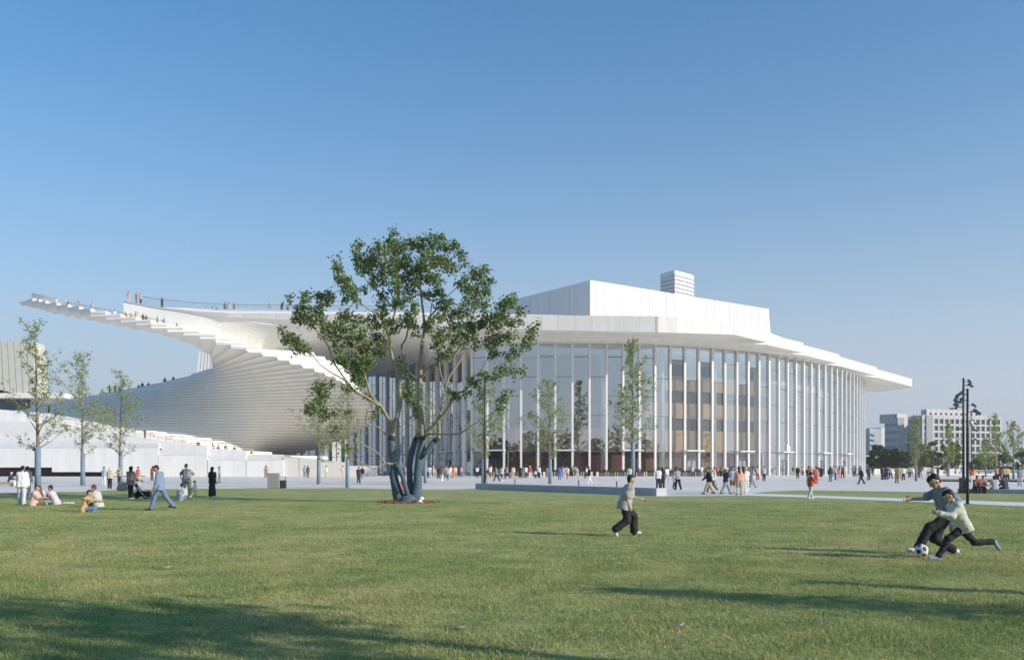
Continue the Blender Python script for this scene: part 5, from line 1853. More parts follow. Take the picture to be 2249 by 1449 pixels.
        if style == 'bun':
            b += [(h + a * 0.10 * u - f * 0.06 * u, h + a * 0.13 * u - f * 0.07 * u, 0.04 * u, 0.035 * u)]
        if style == 'bob':
            b += [(h - f * 0.03 * u, h - a * 0.09 * u - f * 0.03 * u, 0.092 * u, 0.085 * u)]
        if style == 'cap':
            b += [(h + a * 0.06 * u + f * 0.06 * u, h + a * 0.045 * u + f * 0.155 * u, 0.045 * u, 0.022 * u)]
        if style == 'hat':
            for k in range(8):
                t = k * math.pi / 4
                lf = np.cross(a, f)
                b += [(h + a * 0.06 * u, h + a * 0.03 * u + (f * math.cos(t) + lf * math.sin(t)) * 0.16 * u, 0.03 * u, 0.018 * u)]
        return b
    def top(s, sleeve='short', hem=0.10, loose=0.0):
        u = s.u
        g = 0.012 * u + loose
        b = s.torso(g)
        down = -s.up
        Lh = np.array([0, 1.0, 0])
        b += [(s.pel + Lh * 0.07 * u, s.pel + Lh * 0.075 * u + down * hem * u, 0.118 * u * s.fat + g, 0.118 * u * s.fat + g * 1.4), (s.pel - Lh * 0.07 * u, s.pel - Lh * 0.075 * u + down * hem * u, 0.118 * u * s.fat + g, 0.118 * u * s.fat + g * 1.4)]
        for i in (0, 1):
            if sleeve != 'none':
                e = s.el[i] if sleeve == 'long' else s.sh[i] + (s.el[i] - s.sh[i]) * 0.72
                b += [(s.sh[i], e, 0.056 * u + g, (0.050 if sleeve == 'long' else 0.056) * u + g)]
            if sleeve == 'long':
                b += [(s.el[i], s.el[i] + (s.wr[i] - s.el[i]) * 0.93, 0.050 * u + g, 0.036 * u + g)]
        return b
    def bottom(s, kind='trousers', loose=0.0):
        u = s.u
        g = 0.012 * u + loose
        Lh = np.array([0, 1.0, 0])
        b = [(s.pel + Lh * 0.06 * u + s.up * 0.06 * u, s.hip[0], 0.112 * u * s.fat, 0.105 * u), (s.pel - Lh * 0.06 * u + s.up * 0.06 * u, s.hip[1], 0.112 * u * s.fat, 0.105 * u)]
        if kind in ('skirt', 'dress'):
            lo = (s.an[0] + s.an[1]) / 2
            mid = (s.kn[0] + s.kn[1]) / 2
            e = mid if kind == 'skirt' else lo + (mid - lo) * 0.25
            b += [(s.pel + Lh * 0.05 * u, e + Lh * 0.09 * u, 0.11 * u, 0.13 * u), (s.pel - Lh * 0.05 * u, e - Lh * 0.09 * u, 0.11 * u, 0.13 * u)]
            return b
        for i in (0, 1):
            if kind == 'shorts':
                b += [(s.hip[i], s.hip[i] + (s.kn[i] - s.hip[i]) * 0.85, 0.088 * u + g, 0.075 * u + g)]
            else:
                b += [(s.hip[i], s.kn[i], 0.086 * u + g, 0.058 * u + g), (s.kn[i], s.kn[i] + (s.an[i] - s.kn[i]) * 0.93, 0.058 * u + g, 0.043 * u + g * 1.3)]
        return b
    def shoe(s, i):
        u = s.u
        d = s.toe[i] - s.an[i]
        dn = vrot((0, 0, -1), 0)
        heel = s.an[i] + dn * 0.035 * u - d * 0.28
        return [(s.an[i] + dn * 0.0, heel, 0.042 * u, 0.036 * u), (heel, s.toe[i] + dn * 0.012 * u, 0.036 * u, 0.030 * u), (s.an[i], s.toe[i] + dn * 0.01 * u, 0.040 * u, 0.030 * u)]

_clothmat = {}
def cloth(col, rough=0.85):
    key = tuple(round(c, 3) for c in col) + (rough,)
    if key not in _clothmat:
        _clothmat[key] = mat('cloth_%02d' % len(_clothmat), col, rough, 0.14, 14, 0.25, 35)
    return _clothmat[key]
SKIN = mat('skin', (0.52, 0.33, 0.22), 0.55, 0.06, 12)
PAL = {'white': (0.74, 0.73, 0.72), 'black': (0.022, 0.022, 0.026), 'navy': (0.03, 0.04, 0.08), 'grey': (0.30, 0.31, 0.32), 'lightgrey': (0.50, 0.50, 0.50), 'denim': (0.14, 0.21, 0.33), 'paleblue': (0.34, 0.42, 0.53),
       'red': (0.50, 0.07, 0.04), 'orange': (0.60, 0.17, 0.08), 'salmon': (0.62, 0.30, 0.22), 'pink': (0.62, 0.45, 0.42), 'beige': (0.52, 0.44, 0.34), 'khaki': (0.36, 0.31, 0.20), 'tan': (0.45, 0.32, 0.20), 'brown': (0.16, 0.10, 0.065), 'rust': (0.30, 0.10, 0.05),
       'yellow': (0.62, 0.46, 0.14), 'mustard': (0.60, 0.40, 0.17), 'green': (0.10, 0.20, 0.10), 'olive': (0.17, 0.16, 0.09), 'blue': (0.05, 0.15, 0.42), 'charcoal': (0.06, 0.06, 0.065), 'cream': (0.64, 0.58, 0.48), 'lime': (0.45, 0.52, 0.25), 'silver': (0.55, 0.55, 0.55)}
WORDS = {'paleblue': 'pale blue', 'lightgrey': 'light grey'}
def W(c):
    return WORDS.get(c, c)

def to_mesh(name, bones, cell, m, k=0.03, clip=None, folds=0.0):
    V, Q = surface_nets(bones, cell, k, clip=clip)
    if folds > 0:
        # soft creases across the cloth
        out = []
        for v in V:
            q = Vector((v[0] * 9, v[1] * 9, v[2] * 15))
            out.append(noise.noise(q) + 0.6 * noise.noise(q * 2.1))
        me0 = bpy.data.meshes.new('tmp')
        me0.from_pydata(V.tolist(), [], Q.tolist())
        me0.update()
        N0 = np.empty(len(V) * 3)
        me0.vertices.foreach_get('normal', N0)
        bpy.data.meshes.remove(me0)
        V = V + N0.reshape(-1, 3) * (np.array(out) * folds)[:, None]
    me = bpy.data.meshes.new(name)
    me.from_pydata(V.tolist(), [], Q.tolist())
    me.polygons.foreach_set('use_smooth', [True] * len(me.polygons))
    if m is not None:
        me.materials.append(m)
    me.update()
    return me

def person_near(loc, face, pose, label, top, bottom, hairc=(0.018, 0.014, 0.012), hair='short', sleeve='short', legs='trousers', shoe=(0.7, 0.7, 0.7), cell=0.017, hem=0.10, loose=0.0, legloose=0.0, group=None, topmat=None):
    """a person close enough to show hands and face; face = heading in degrees (0 = to the right)"""
    b = Body(**pose)
    me = to_mesh('person', b.skin(True), 0.0115 if loc[1] < 25 else 0.014, SKIN, 0.012)
    o = link(bpy.data.objects.new('person', me))
    o.location = loc
    o.rotation_euler = (0, 0, math.radians(face))
    tag(o, label, 'person', group)
    def part(nm, bones, m, c=cell, k=0.03, clip=None):
        return link(bpy.data.objects.new(nm, to_mesh(nm, bones, c, m, k, clip, 0.013 if nm in ('shirt', 'trousers', 'dress') else 0.0)), o)
    part('shirt', b.top(sleeve, hem, loose), topmat or cloth(PAL[top] if isinstance(top, str) else top), k=0.035, clip=None if pose.get('seat') is not None else (b.pel - b.up * (hem + 0.02) * b.u, -b.up))
    part('trousers' if legs == 'trousers' else legs, b.bottom(legs, legloose), cloth(PAL[bottom] if isinstance(bottom, str) else bottom), k=0.03)
    part('hair', b.hair(hair), cloth(hairc, 0.7), 0.011)
    for i in (0, 1):
        part('shoe', b.shoe(i), cloth(shoe, 0.6), 0.011, 0.02)
    # eyes, brows and mouth
    for sg in (1, -1):
        lf = np.cross(b.hup, b.hfw)
        e = b.head + b.hfw * 0.080 * b.u + lf * sg * 0.032 * b.u + b.hup * 0.010 * b.u
        part('eye', [(e, e + lf * 0.006 * b.u, 0.010 * b.u, 0.010 * b.u)], cloth((0.02, 0.015, 0.012), 0.4), 0.006, 0.004)
        e2 = e + b.hup * 0.022 * b.u
        part('eyebrow', [(e2 - lf * 0.014 * b.u, e2 + lf * 0.014 * b.u, 0.0055 * b.u, 0.005 * b.u)], cloth(hairc, 0.7), 0.005, 0.004)
    m_ = b.head + b.hfw * 0.082 * b.u - b.hup * 0.05 * b.u
    lf = np.cross(b.hup, b.hfw)
    part('mouth', [(m_ - lf * 0.02 * b.u, m_ + lf * 0.02 * b.u, 0.007 * b.u, 0.007 * b.u)], cloth((0.36, 0.15, 0.12), 0.5), 0.006, 0.004)
    return o, b

# ---- library of poses for the crowd; every person keeps parts of their own
LIB = {}
def lib(key):
    if key in LIB:
        return LIB[key]
    poses = {
        'stand': dict(lean=2, arm=(4, 2), elbow=(14, 20)), 'stand2': dict(lean=3, thigh=(6, -3), knee=(4, 2), arm=(12, -6), elbow=(30, 15)),
        'phone': dict(lean=4, arm=(25, 40), elbow=(80, 95), head=14), 'photo': dict(lean=-2, arm=(75, 80), elbow=(45, 50), out=(12, 12), head=-4),
        'walk': dict(lean=5, thigh=(26, -18), knee=(6, 14), arm=(-22, 24), elbow=(16, 24)), 'walk2': dict(lean=5, thigh=(-20, 22), knee=(20, 3), arm=(20, -22), elbow=(25, 15)),
        'walk3': dict(lean=4, thigh=(14, -10), knee=(2, 16), arm=(-10, 30), elbow=(20, 60)), 'wave': dict(lean=0, arm=(5, 150), elbow=(12, 25), out=(8, 18)),
        'sit': dict(lean=10, thigh=(84, 80), knee=(86, 82), arm=(28, 34), elbow=(45, 40), head=10, seat=0.0), 'sitlow': dict(lean=16, thigh=(112, 104), knee=(128, 118), arm=(42, 48), elbow=(30, 34), head=8, seat=0.12),
        'hips': dict(lean=0, arm=(-22, -22), elbow=(70, 70), out=(48, 48), elbow_out=(-38, -38), splay=(7, 7)), 'hold': dict(lean=3, arm=(30, 25), elbow=(70, 60), head=6),
        'bend': dict(lean=38, thigh=(18, 4), knee=(8, 4), arm=(40, 48), elbow=(20, 20), head=8)}
    kind, legs, sleeve, hair, child = key
    p = dict(poses[kind])
    p['h'] = 1.12 if child else 1.68
    b = Body(**p)
    cell = 0.032 if not child else 0.024
    d = {'person': to_mesh('person', b.skin(False), cell, SKIN, 0.02), 'shirt': to_mesh('shirt', b.top(sleeve, 0.08 if legs != 'dress' else 0.0, 0.008), cell, None, clip=None if p.get('seat') is not None else (b.pel - b.up * 0.09 * b.u, -b.up)), legs: to_mesh(legs, b.bottom(legs, 0.012), cell, None), 'hair': to_mesh('hair', b.hair(hair), cell * 0.8, None)}
    d['shoe'] = [to_mesh('shoe', b.shoe(i), 0.022, None, 0.02) for i in (0, 1)]
    LIB[key] = (d, b)
    return LIB[key]

def crowd_person(loc, face, kind, top, bottom, label, group, legs='trousers', sleeve='short', hair='short', child=False, scale=1.0, hairc='black', shoe='white'):
    d, b = lib((kind, legs, sleeve, hair, child))
    o = link(bpy.data.objects.new('person', d['person']))
    o.location = loc
    o.rotation_euler = (0, 0, math.radians(face))
    o.scale = (scale, scale, scale)
    tag(o, label, 'person', group)
    def part(nm, me, m):
        q = link(bpy.data.objects.new(nm, me), o)
        if not me.materials:
            me.materials.append(m)
        q.material_slots[0].link = 'OBJECT'
        q.material_slots[0].material = m
    part('shirt', d['shirt'], cloth(PAL[top]))
    part(legs, d[legs], cloth(PAL[bottom]))
    part('hair', d['hair'], cloth({'black': (0.02, 0.016, 0.014), 'brown': (0.07, 0.04, 0.025), 'grey': (0.4, 0.4, 0.4), 'white': (0.7, 0.7, 0.7), 'red': (0.4, 0.06, 0.05), 'cream': (0.6, 0.52, 0.4)}[hairc], 0.75))
    for me in d['shoe']:
        part('shoe', me, cloth({'white': (0.65, 0.65, 0.65), 'black': (0.025, 0.025, 0.028), 'brown': (0.12, 0.07, 0.04)}[shoe], 0.6))
    return o
# ------------------------------------------------------------------ the people in front
def stripes(name, c0, c1, scale, plaid=False):
    """woven stripes, or checks"""
    m = mat(name, c0, 0.85, 0.1, 14, 0.25, 35)
    nt = m.node_tree
    b = nt.nodes['Principled BSDF']
    old = b.inputs['Base Color'].links[0].from_socket
    tc = nt.nodes.new('ShaderNodeTexCoord')
    for ax in (('Z', 'Y') if plaid else ('Z',)):
        wv = nt.nodes.new('ShaderNodeTexWave')
        wv.bands_direction = ax
        wv.inputs['Scale'].default_value = scale
        nt.links.new(tc.outputs['Object'], wv.inputs['Vector'])
        rp = nt.nodes.new('ShaderNodeValToRGB')
        rp.color_ramp.elements[0].position = 0.55
        rp.color_ramp.elements[1].position = 0.65
        nt.links.new(wv.outputs['Color'], rp.inputs['Fac'])
        mx = nt.nodes.new('ShaderNodeMix')
        mx.data_type = 'RGBA'
        nt.links.new(rp.outputs['Color'], mx.inputs[0])
        nt.links.new(old, mx.inputs[6])
        mx.inputs[7].default_value = c1 + (1,)
        old = mx.outputs[2]
    nt.links.new(old, b.inputs['Base Color'])
    return m
# running boy in a grey T-shirt, heading right
person_near(G(1372, 1178), 2, dict(h=1.42, lean=14, thigh=(38, 8), knee=(36, 62), arm=(28, -20), elbow=(48, 40), out=(8, 12), head=-2, ankle=(0, -25), splay=(3, 3)),
            'boy in a loose grey T-shirt and baggy black trousers running to the right', (0.36, 0.35, 0.34), 'black', loose=0.035, legloose=0.03, hem=0.13)
# father kicking the ball, heading left
person_near(G(2082, 1219), 182, dict(h=1.72, lean=13, thigh=(64, 28), knee=(34, 88), arm=(-46, 62), elbow=(56, 26), out=(16, 10), head=28, ankle=(0, 36)),
            'man in a grey T-shirt and dark trousers bending forward to kick the ball', (0.21, 0.245, 0.28), 'black', loose=0.008, legloose=0.012)
# son lunging after it
person_near(G(2114, 1231), 178, dict(h=1.38, lean=20, thigh=(52, -40), knee=(22, 50), arm=(38, -40), elbow=(66, 66), out=(16, 18), head=12, ankle=(0, -50)),
            'boy in a pale long-sleeved top and black trousers lunging in front of the man', (0.52, 0.54, 0.45), 'black', sleeve='long', shoe=(0.22, 0.28, 0.42), loose=0.012)
# ball
def football(loc, r):
    bm = bmesh.new()
    bmesh.ops.create_icosphere(bm, subdivisions=4, radius=r)
    ico = bmesh.new()
    bmesh.ops.create_icosphere(ico, subdivisions=1, radius=1.0)
    cs = [v.co.normalized() for v in ico.verts]
    ico.free()
    me = bpy.data.meshes.new('football')
    for f_ in bm.faces:
        n_ = f_.calc_center_median().normalized()
        f_.material_index = 1 if max(n_.dot(c) for c in cs) > 0.945 else 0
        f_.smooth = True
    bm.to_mesh(me)
    bm.free()
    me.materials.append(mat('ball_white', (0.74, 0.74, 0.73), 0.45, 0.05, 20))
    me.materials.append(mat('ball_black', (0.03, 0.03, 0.035), 0.45, 0.1, 20))
    o = link(bpy.data.objects.new('football', me))
    o.location = loc
    o.rotation_euler = (0.5, 0.3, 0.9)
    tag(o, 'white football with black patches at the foot of the kicking man', 'ball')
p = G(2024, 1223)
football((p.x, p.y, 0.115), 0.112)
# man in denim walking left
person_near(G(352, 1121), 180, dict(h=1.74, lean=3, thigh=(24, -24), knee=(8, 16), arm=(6, 14), elbow=(12, 18), head=34, out=(5, 5)),
            'man in a denim blue shirt and jeans walking left with lowered head', 'paleblue', 'denim', sleeve='long', shoe=(0.03, 0.03, 0.035), hem=0.12, loose=0.012, legloose=0.015, topmat=cloth((0.20, 0.28, 0.40)))
# picnic group on the left
pw_, pbod = person_near(G(74, 1111), 10, dict(h=1.62, lean=10, thigh=(82, 70), knee=(98, 90), arm=(30, 40), elbow=(62, 60), head=2, seat=0.11, splay=(14, 14), fat=1.12),
            'woman in a pink T-shirt and dark cap sitting on the grass holding a phone', 'pink', 'brown', hair='cap', hairc=(0.05, 0.03, 0.02), loose=0.03, hem=0.04)
person_near(G(124, 1108), 182, dict(h=1.62, lean=24, thigh=(96, 88), knee=(110, 96), arm=(64, 26), elbow=(92, 30), head=-8, seat=0.11, splay=(10, 16)),
            'woman in a pale top sitting on the grass facing the capped woman', (0.60, 0.52, 0.55), (0.40, 0.44, 0.52), hair='bun', sleeve='long', loose=0.01)
person_near(G(184, 1125), 4, dict(h=1.5, lean=16, thigh=(104, 96), knee=(104, 96), arm=(66, 72), elbow=(22, 18), head=6, seat=0.11, splay=(8, 10)),
            'boy in a mustard yellow top and jeans sitting on the grass', 'mustard', 'denim', sleeve='long', shoe=(0.6, 0.6, 0.6), hem=0.03)
person_near(G(216, 1113), 172, dict(h=1.7, lean=12, thigh=(92, 86), knee=(96, 104), arm=(40, 34), elbow=(50, 60), head=12, seat=0.11, splay=(10, 10), fat=1.1),
            'person in a light grey hooded top sitting behind the boy in mustard yellow', 'lightgrey', 'charcoal', hair='bun', sleeve='long', hairc=(0.10, 0.05, 0.03), loose=0.02)
person_near(G(48, 1108), 100, dict(h=1.66, lean=8, thigh=(8, -6), knee=(6, 8), arm=(16, 6), elbow=(16, 12), head=4),
            'woman all in white seen from behind, standing beside the seated group', 'white', (0.58, 0.57, 0.60), sleeve='long', loose=0.02, hem=0.14, legloose=0.02)
person_near(G(400, 1099), 110, dict(h=1.6, lean=10, thigh=(96, 90), knee=(118, 112), arm=(26, 34), elbow=(44, 40), head=14, seat=0.11, splay=(22, 24)),
            'woman in a striped white top and black cap sitting with her back to us', 'white', 'grey', hair='cap', sleeve='long', loose=0.014, topmat=stripes('striped_jersey', (0.70, 0.70, 0.70), (0.34, 0.36, 0.45), 6.0))
person_near(G(410, 1093), 268, dict(h=1.80, lean=2, arm=(-18, -18), elbow=(60, 60), out=(46, 46), elbow_out=(-34, -34), splay=(9, 9), head=12, fat=1.12),
            'man in a grey T-shirt and beige trousers standing hands on hips', 'grey', 'khaki', hairc=(0.08, 0.05, 0.03), loose=0.014, legloose=0.02)
person_near(G(429, 1094), 205, dict(h=0.92, lean=2, arm=(12, 18), elbow=(24, 30), head=10, fat=1.05),
            'toddler in a white top and brown trousers beside the man', 'white', 'tan', hair='cap', sleeve='long', hairc=(0.10, 0.07, 0.05), cell=0.011)
person_near(G(466, 1092), 80, dict(h=1.64, lean=1, thigh=(4, -4), arm=(6, 2), elbow=(16, 10)),
            'woman with long dark hair and long black dress seen from behind', 'black', 'black', hair='long', legs='dress', sleeve='short')
person_near(G(287, 1096), 76, dict(h=1.66, lean=2, thigh=(6, -4), knee=(4, 2), arm=(18, 10), elbow=(40, 52)),
            'woman in a brown plaid shirt and black trousers beside the pushchair', (0.14, 0.11, 0.10), 'black', hair='bob', sleeve='long', hairc=(0.05, 0.03, 0.02), hem=0.15, loose=0.02, topmat=stripes('brown_plaid', (0.12, 0.085, 0.07), (0.30, 0.24, 0.20), 3.5, True))
# phone in the capped woman's hand
hp = pbod.wr[1] + pbod.hd[1] * 0.10 * pbod.u
ca_, sa_ = math.cos(math.radians(10)), math.sin(math.radians(10))
hp = Vector((pw_.location.x + hp[0] * ca_ - hp[1] * sa_, pw_.location.y + hp[0] * sa_ + hp[1] * ca_, pw_.location.z + hp[2]))
ph = mk('phone', [hp + Vector(v) for v in ((-.035, -.008, -.05), (.035, -.008, -.03), (.035, .008, -.03), (-.035, .008, -.05), (-.005, -.008, .10), (.065, -.008, .11), (.065, .008, .11), (-.005, .008, .10))], BOXF, M['metal'])
tag(ph, 'dark phone held by the woman in the pink T-shirt', 'phone')
# bag, pushchair, things on the grass
def bag(name, loc, size, col, label, rz=0.0):
    t = thing(name, loc, label, 'bag', rz=0.0)
    sx, sy, sz = size
    bones = [(np.array([-sx * .5, 0, sz * .25]), np.array([sx * .5, 0, sz * .25]), sy, sy), (np.array([-sx * .42, 0, sz * .75]), np.array([sx * .42, 0, sz * .75]), sy * .85, sy * .85), (np.array([0, 0, sz * .2]), np.array([0, 0, sz * .85]), sy, sy * .8)]
    link(bpy.data.objects.new('pouch', to_mesh('pouch', bones, 0.02, cloth(col))), t)
    b_ = MB().tube([Vector(loc) + Vector(v) for v in ((-sx * .3, 0, sz * .9), (-sx * .2, 0, sz * 1.25), (sx * .2, 0, sz * 1.25), (sx * .3, 0, sz * .9))], 0.012, 6).build('strap', cloth(col), t)
    return t
p = G(269, 1094)
bag('backpack', (p.x, p.y, 0.42), (0.36, 0.13, 0.42), (0.42, 0.37, 0.29), 'beige backpack hanging at the side of the plaid-shirted woman')
p = G(116, 1106)
bag('shoulder_bag', (p.x, p.y - 0.35, 0.0), (0.22, 0.10, 0.26), (0.015, 0.015, 0.02), 'black shoulder bag lying between the seated women')
p = G(150, 1108)
fp = mk('food_tray', [p + Vector(v) for v in ((-.22, -.08, .07), (.2, -.1, .07), (.24, .1, .07), (-.18, .12, .07), (-.16, -.05, .11), (.14, -.06, .11), (.17, .07, .11), (-.13, .08, .11))], BOXF, M['white2'])
tag(fp, 'white food tray lying on the grass beside the seated women', 'tray')
p = G(306, 1095)
st = thing('pushchair', p, 'black and grey pushchair with folded canopy on the grass', 'pushchair')
def pb(name, q, r, m=None):
    MB().tube([p + Vector(v) for v in q], r, 7).build(name, m or M['greymetal'], st, True)
for y in (-0.24, 0.24):
    pb('frame_tube', [(-.42, y, .98), (-.05, y, .55), (.38, y, .16)], .018, M['white2'])
    pb('frame_tube', [(.05, y, .62), (-.22, y, .16)], .016, M['white2'])
    for x, r in ((-.24, .15), (.40, .12)):
        bm = bmesh.new()
        bmesh.ops.create_cone(bm, segments=18, radius1=r, radius2=r, depth=0.05, cap_ends=True, matrix=Matrix.Rotation(math.pi / 2, 4, 'X'))
        me = bpy.data.meshes.new('wheel')
        bm.to_mesh(me)
        bm.free()
        me.materials.append(M['metal'])
        o = link(bpy.data.objects.new('wheel', me), st)
        o.location = (x, y, r)
        bm = bmesh.new()
        bmesh.ops.create_cone(bm, segments=14, radius1=r * .55, radius2=r * .55, depth=0.056, cap_ends=True, matrix=Matrix.Rotation(math.pi / 2, 4, 'X'))
        me = bpy.data.meshes.new('hub')
        bm.to_mesh(me)
        bm.free()
        me.materials.append(M['greymetal'])
        q = link(bpy.data.objects.new('hub', me), o)
pb('push_bar', [(-.42, -.24, .98), (-.45, 0, 1.0), (-.42, .24, .98)], .02, M['metal'])
mk('seat', [p + Vector(v) for v in ((-.22, -.2, .78), (-.22, .2, .78), (-.02, .2, .42), (-.02, -.2, .42), (.22, -.2, .40), (.22, .2, .40), (-.2, -.2, .70), (-.2, .2, .70), (-.03, .2, .36), (-.03, -.2, .36), (.22, .2, .34), (.22, -.2, .34))], [(0, 3, 2, 1), (3, 4, 5, 2), (6, 7, 8, 9), (9, 8, 10, 11), (0, 6, 9, 3), (3, 9, 11, 4), (1, 2, 8, 7), (2, 5, 10, 8), (0, 1, 7, 6), (4, 11, 10, 5)], cloth(PAL['black']), st)
cq = []
for i in range(7):
    a_ = math.radians(20 + i * 22)
    for y in (-.23, .23):
        cq.append(p + Vector((-.10 + .30 * math.cos(a_), y, .78 + .22 * math.sin(a_))))
mk('canopy', cq, [(2 * i, 2 * i + 1, 2 * i + 3, 2 * i + 2) for i in range(6)], cloth(PAL['silver']), st)
bones = [(np.array([-.2, 0, .24]), np.array([.12, 0, .24]), .13, .13), (np.array([.34, 0, .22]), np.array([.48, 0, .26]), .17, .16)]
link(bpy.data.objects.new('basket', to_mesh('basket', bones, 0.03, cloth(PAL['black']))), st)

# ------------------------------------------------------------------ people further away
ORD = ['first', 'second', 'third', 'fourth', 'fifth', 'sixth', 'seventh', 'eighth', 'ninth', 'tenth', 'eleventh', 'twelfth', 'thirteenth', 'fourteenth', 'fifteenth', 'sixteenth', 'seventeenth', 'eighteenth', 'nineteenth', 'twentieth',
       'twenty-first', 'twenty-second', 'twenty-third', 'twenty-fourth', 'twenty-fifth', 'twenty-sixth', 'twenty-seventh', 'twenty-eighth', 'twenty-ninth', 'thirtieth', 'thirty-first', 'thirty-second', 'thirty-third', 'thirty-fourth', 'thirty-fifth']
used_labels = set()
def put(rows, group, where, ground=G, ordinal=True):
    rows = sorted(rows, key=lambda r: r[0])
    for i, r in enumerate(rows):
        px, py, face, kind, top, bottom = r[:6]
        kw = dict(r[6]) if len(r) > 6 else {}
        word = {'walk': 'walking', 'walk2': 'walking', 'walk3': 'strolling', 'photo': 'taking a photo', 'phone': 'looking at a phone', 'wave': 'with one arm up', 'sit': 'sitting', 'sitlow': 'sitting', 'hips': 'hands on hips', 'bend': 'bending down', 'hold': 'standing', 'stand': 'standing', 'stand2': 'standing'}[kind]
        lower = {'trousers': 'trousers', 'shorts': 'shorts', 'skirt': 'skirt', 'dress': 'dress'}[kw.get('legs', 'trousers')]
        who = 'child' if kw.get('child') else 'person'
        lab = kw.pop('label', None)
        if lab is None:
            if ordinal:
                lab = '%s in %s and %s, %s from left %s' % (who, W(top), W(bottom), ORD[i], where)
            else:
                lab = '%s in %s top and %s %s %s %s' % (who, W(top), W(bottom), lower, word, where)
        assert lab not in used_labels, lab
        used_labels.add(lab)
        crowd_person(ground(px, py), face, kind, top, bottom, lab, group, **kw)
B_ = dict(shoe='black')
D_ = lambda **k: k
# left part of the plaza
put([(228, 1066, 80, 'stand', 'paleblue', 'white', D_(label='person in pale blue top and white trousers behind the hooded figure')),
     (241, 1073, 95, 'stand2', 'beige', 'black', D_(sleeve='long', hair='bob', hairc='cream', shoe='black', label='person in beige jacket and cream hood with black trousers by the third young tree')),
     (262, 1064, 250, 'hold', 'khaki', 'charcoal', D_(sleeve='long', hairc='red', label='person in khaki jacket with red hair just right of the third young tree')),
     (303, 1064, 85, 'stand', 'orange', 'beige', D_(sleeve='none', label='person in orange sleeveless top standing behind the pushchair')),
     (334, 1055, 80, 'phone', 'rust', 'brown', D_(sleeve='long', shoe='black', label='person in rust top and brown trousers by the podium wall behind the denim man')),
     (482, 1060, 200, 'stand2', 'lightgrey', 'grey', D_(shoe='black', label='person in light grey top and grey trousers right of the woman in black')),
     (60, 1090, 100, 'stand', 'beige', 'lightgrey', D_(sleeve='long', hair='hat', hairc='black', label='person in beige top and dark hat behind the woman in white')),
     (8, 1069, 8, 'sit', 'navy', 'cream', D_(sleeve='long', hairc='cream', shoe='brown', label='man in navy jacket sitting on the timber bench at the left edge'))], 'people near the podium', '')
o_ = [o for o in bpy.data.objects if o.get('label') == 'man in navy jacket sitting on the timber bench at the left edge'][0]
o_.location = Vector((wb.location.x + 0.95, wb.location.y + 0.2, 0.53))
put([(586, 1053, 270, 'stand', 'salmon', 'grey', D_(label='person in salmon top standing behind the grey cabinet')), (583, 1051, 80, 'wave', 'white', 'beige', D_(label='person in white top with one arm up by the podium wall')),
     (669, 1049, 85, 'stand', 'paleblue', 'grey', D_(label='person in pale blue shirt and grey trousers by the ramp wall')), (676, 1049, 100, 'stand2', 'brown', 'olive', D_(hair='long', sleeve='long', shoe='black', label='person with long hair in brown top beside the pale blue shirt')),
     (717, 1048, 180, 'stand2', 'white', 'beige', D_(label='person in white top casting a shadow on the ramp wall')), (753, 1048, 190, 'hold', 'pink', 'beige', D_(sleeve='long', label='person in pink top and beige trousers by the right part of the ramp wall')),
     (788, 1062, 95, 'stand', 'charcoal', 'charcoal', D_(hair='short', hairc='brown', label='person all in charcoal seen from behind left of the big tree')), (796, 1055, 250, 'walk3', 'black', 'grey', D_(sleeve='long', label='person in black top behind the charcoal figure left of the big tree')),
     (845, 1046, 85, 'stand', 'paleblue', 'brown', D_(sleeve='long', label='person in pale blue top and brown trousers behind the left stem')), (893, 1047, 90, 'stand', 'cream', 'tan', D_(legs='dress', hair='bob', hairc='white', label='person in white hood and tan dress between the wrapped stems')),
     (878, 1043, 70, 'stand2', 'black', 'black', D_(shoe='black', label='person all in black half hidden by the leaning stem'))], 'people by the ramp', '')
# group right of the big tree
C1 = [(941, 1049, 90, 'stand', 'lightgrey', 'black', B_), (945, 1050, 95, 'stand2', 'white', 'cream'), (952, 1050, 200, 'stand', 'silver', 'lightgrey', D_(sleeve='long', hairc='white')), (958, 1050, 80, 'hold', 'cream', 'beige', D_(hair='long')),
      (963, 1051, 90, 'stand2', 'black', 'charcoal', D_(sleeve='long', shoe='black')), (971, 1048, 100, 'stand', 'rust', 'denim'), (970, 1058, 85, 'walk3', 'olive', 'white', D_(sleeve='long')), (977, 1049, 60, 'stand', 'navy', 'grey', B_),
      (980, 1050, 260, 'hold', 'pink', 'denim'), (984, 1056, 85, 'walk3', 'lightgrey', 'grey', D_(hairc='brown')), (990, 1050, 280, 'stand', 'white', 'beige', D_(legs='skirt', hair='long', hairc='brown')), (995, 1050, 90, 'stand2', 'orange', 'salmon', D_(sleeve='long', hair='bob', hairc='brown')),
      (1000, 1049, 100, 'stand', 'cream', 'tan'), (1013, 1049, 85, 'stand', 'salmon', 'denim'), (1042, 1045, 85, 'stand2', 'black', 'black', B_), (1048, 1048, 100, 'hold', 'white', 'black', D_(hair='long', shoe='black'))]
put(C1, 'people gathered right of the big tree', 'right of the big tree')
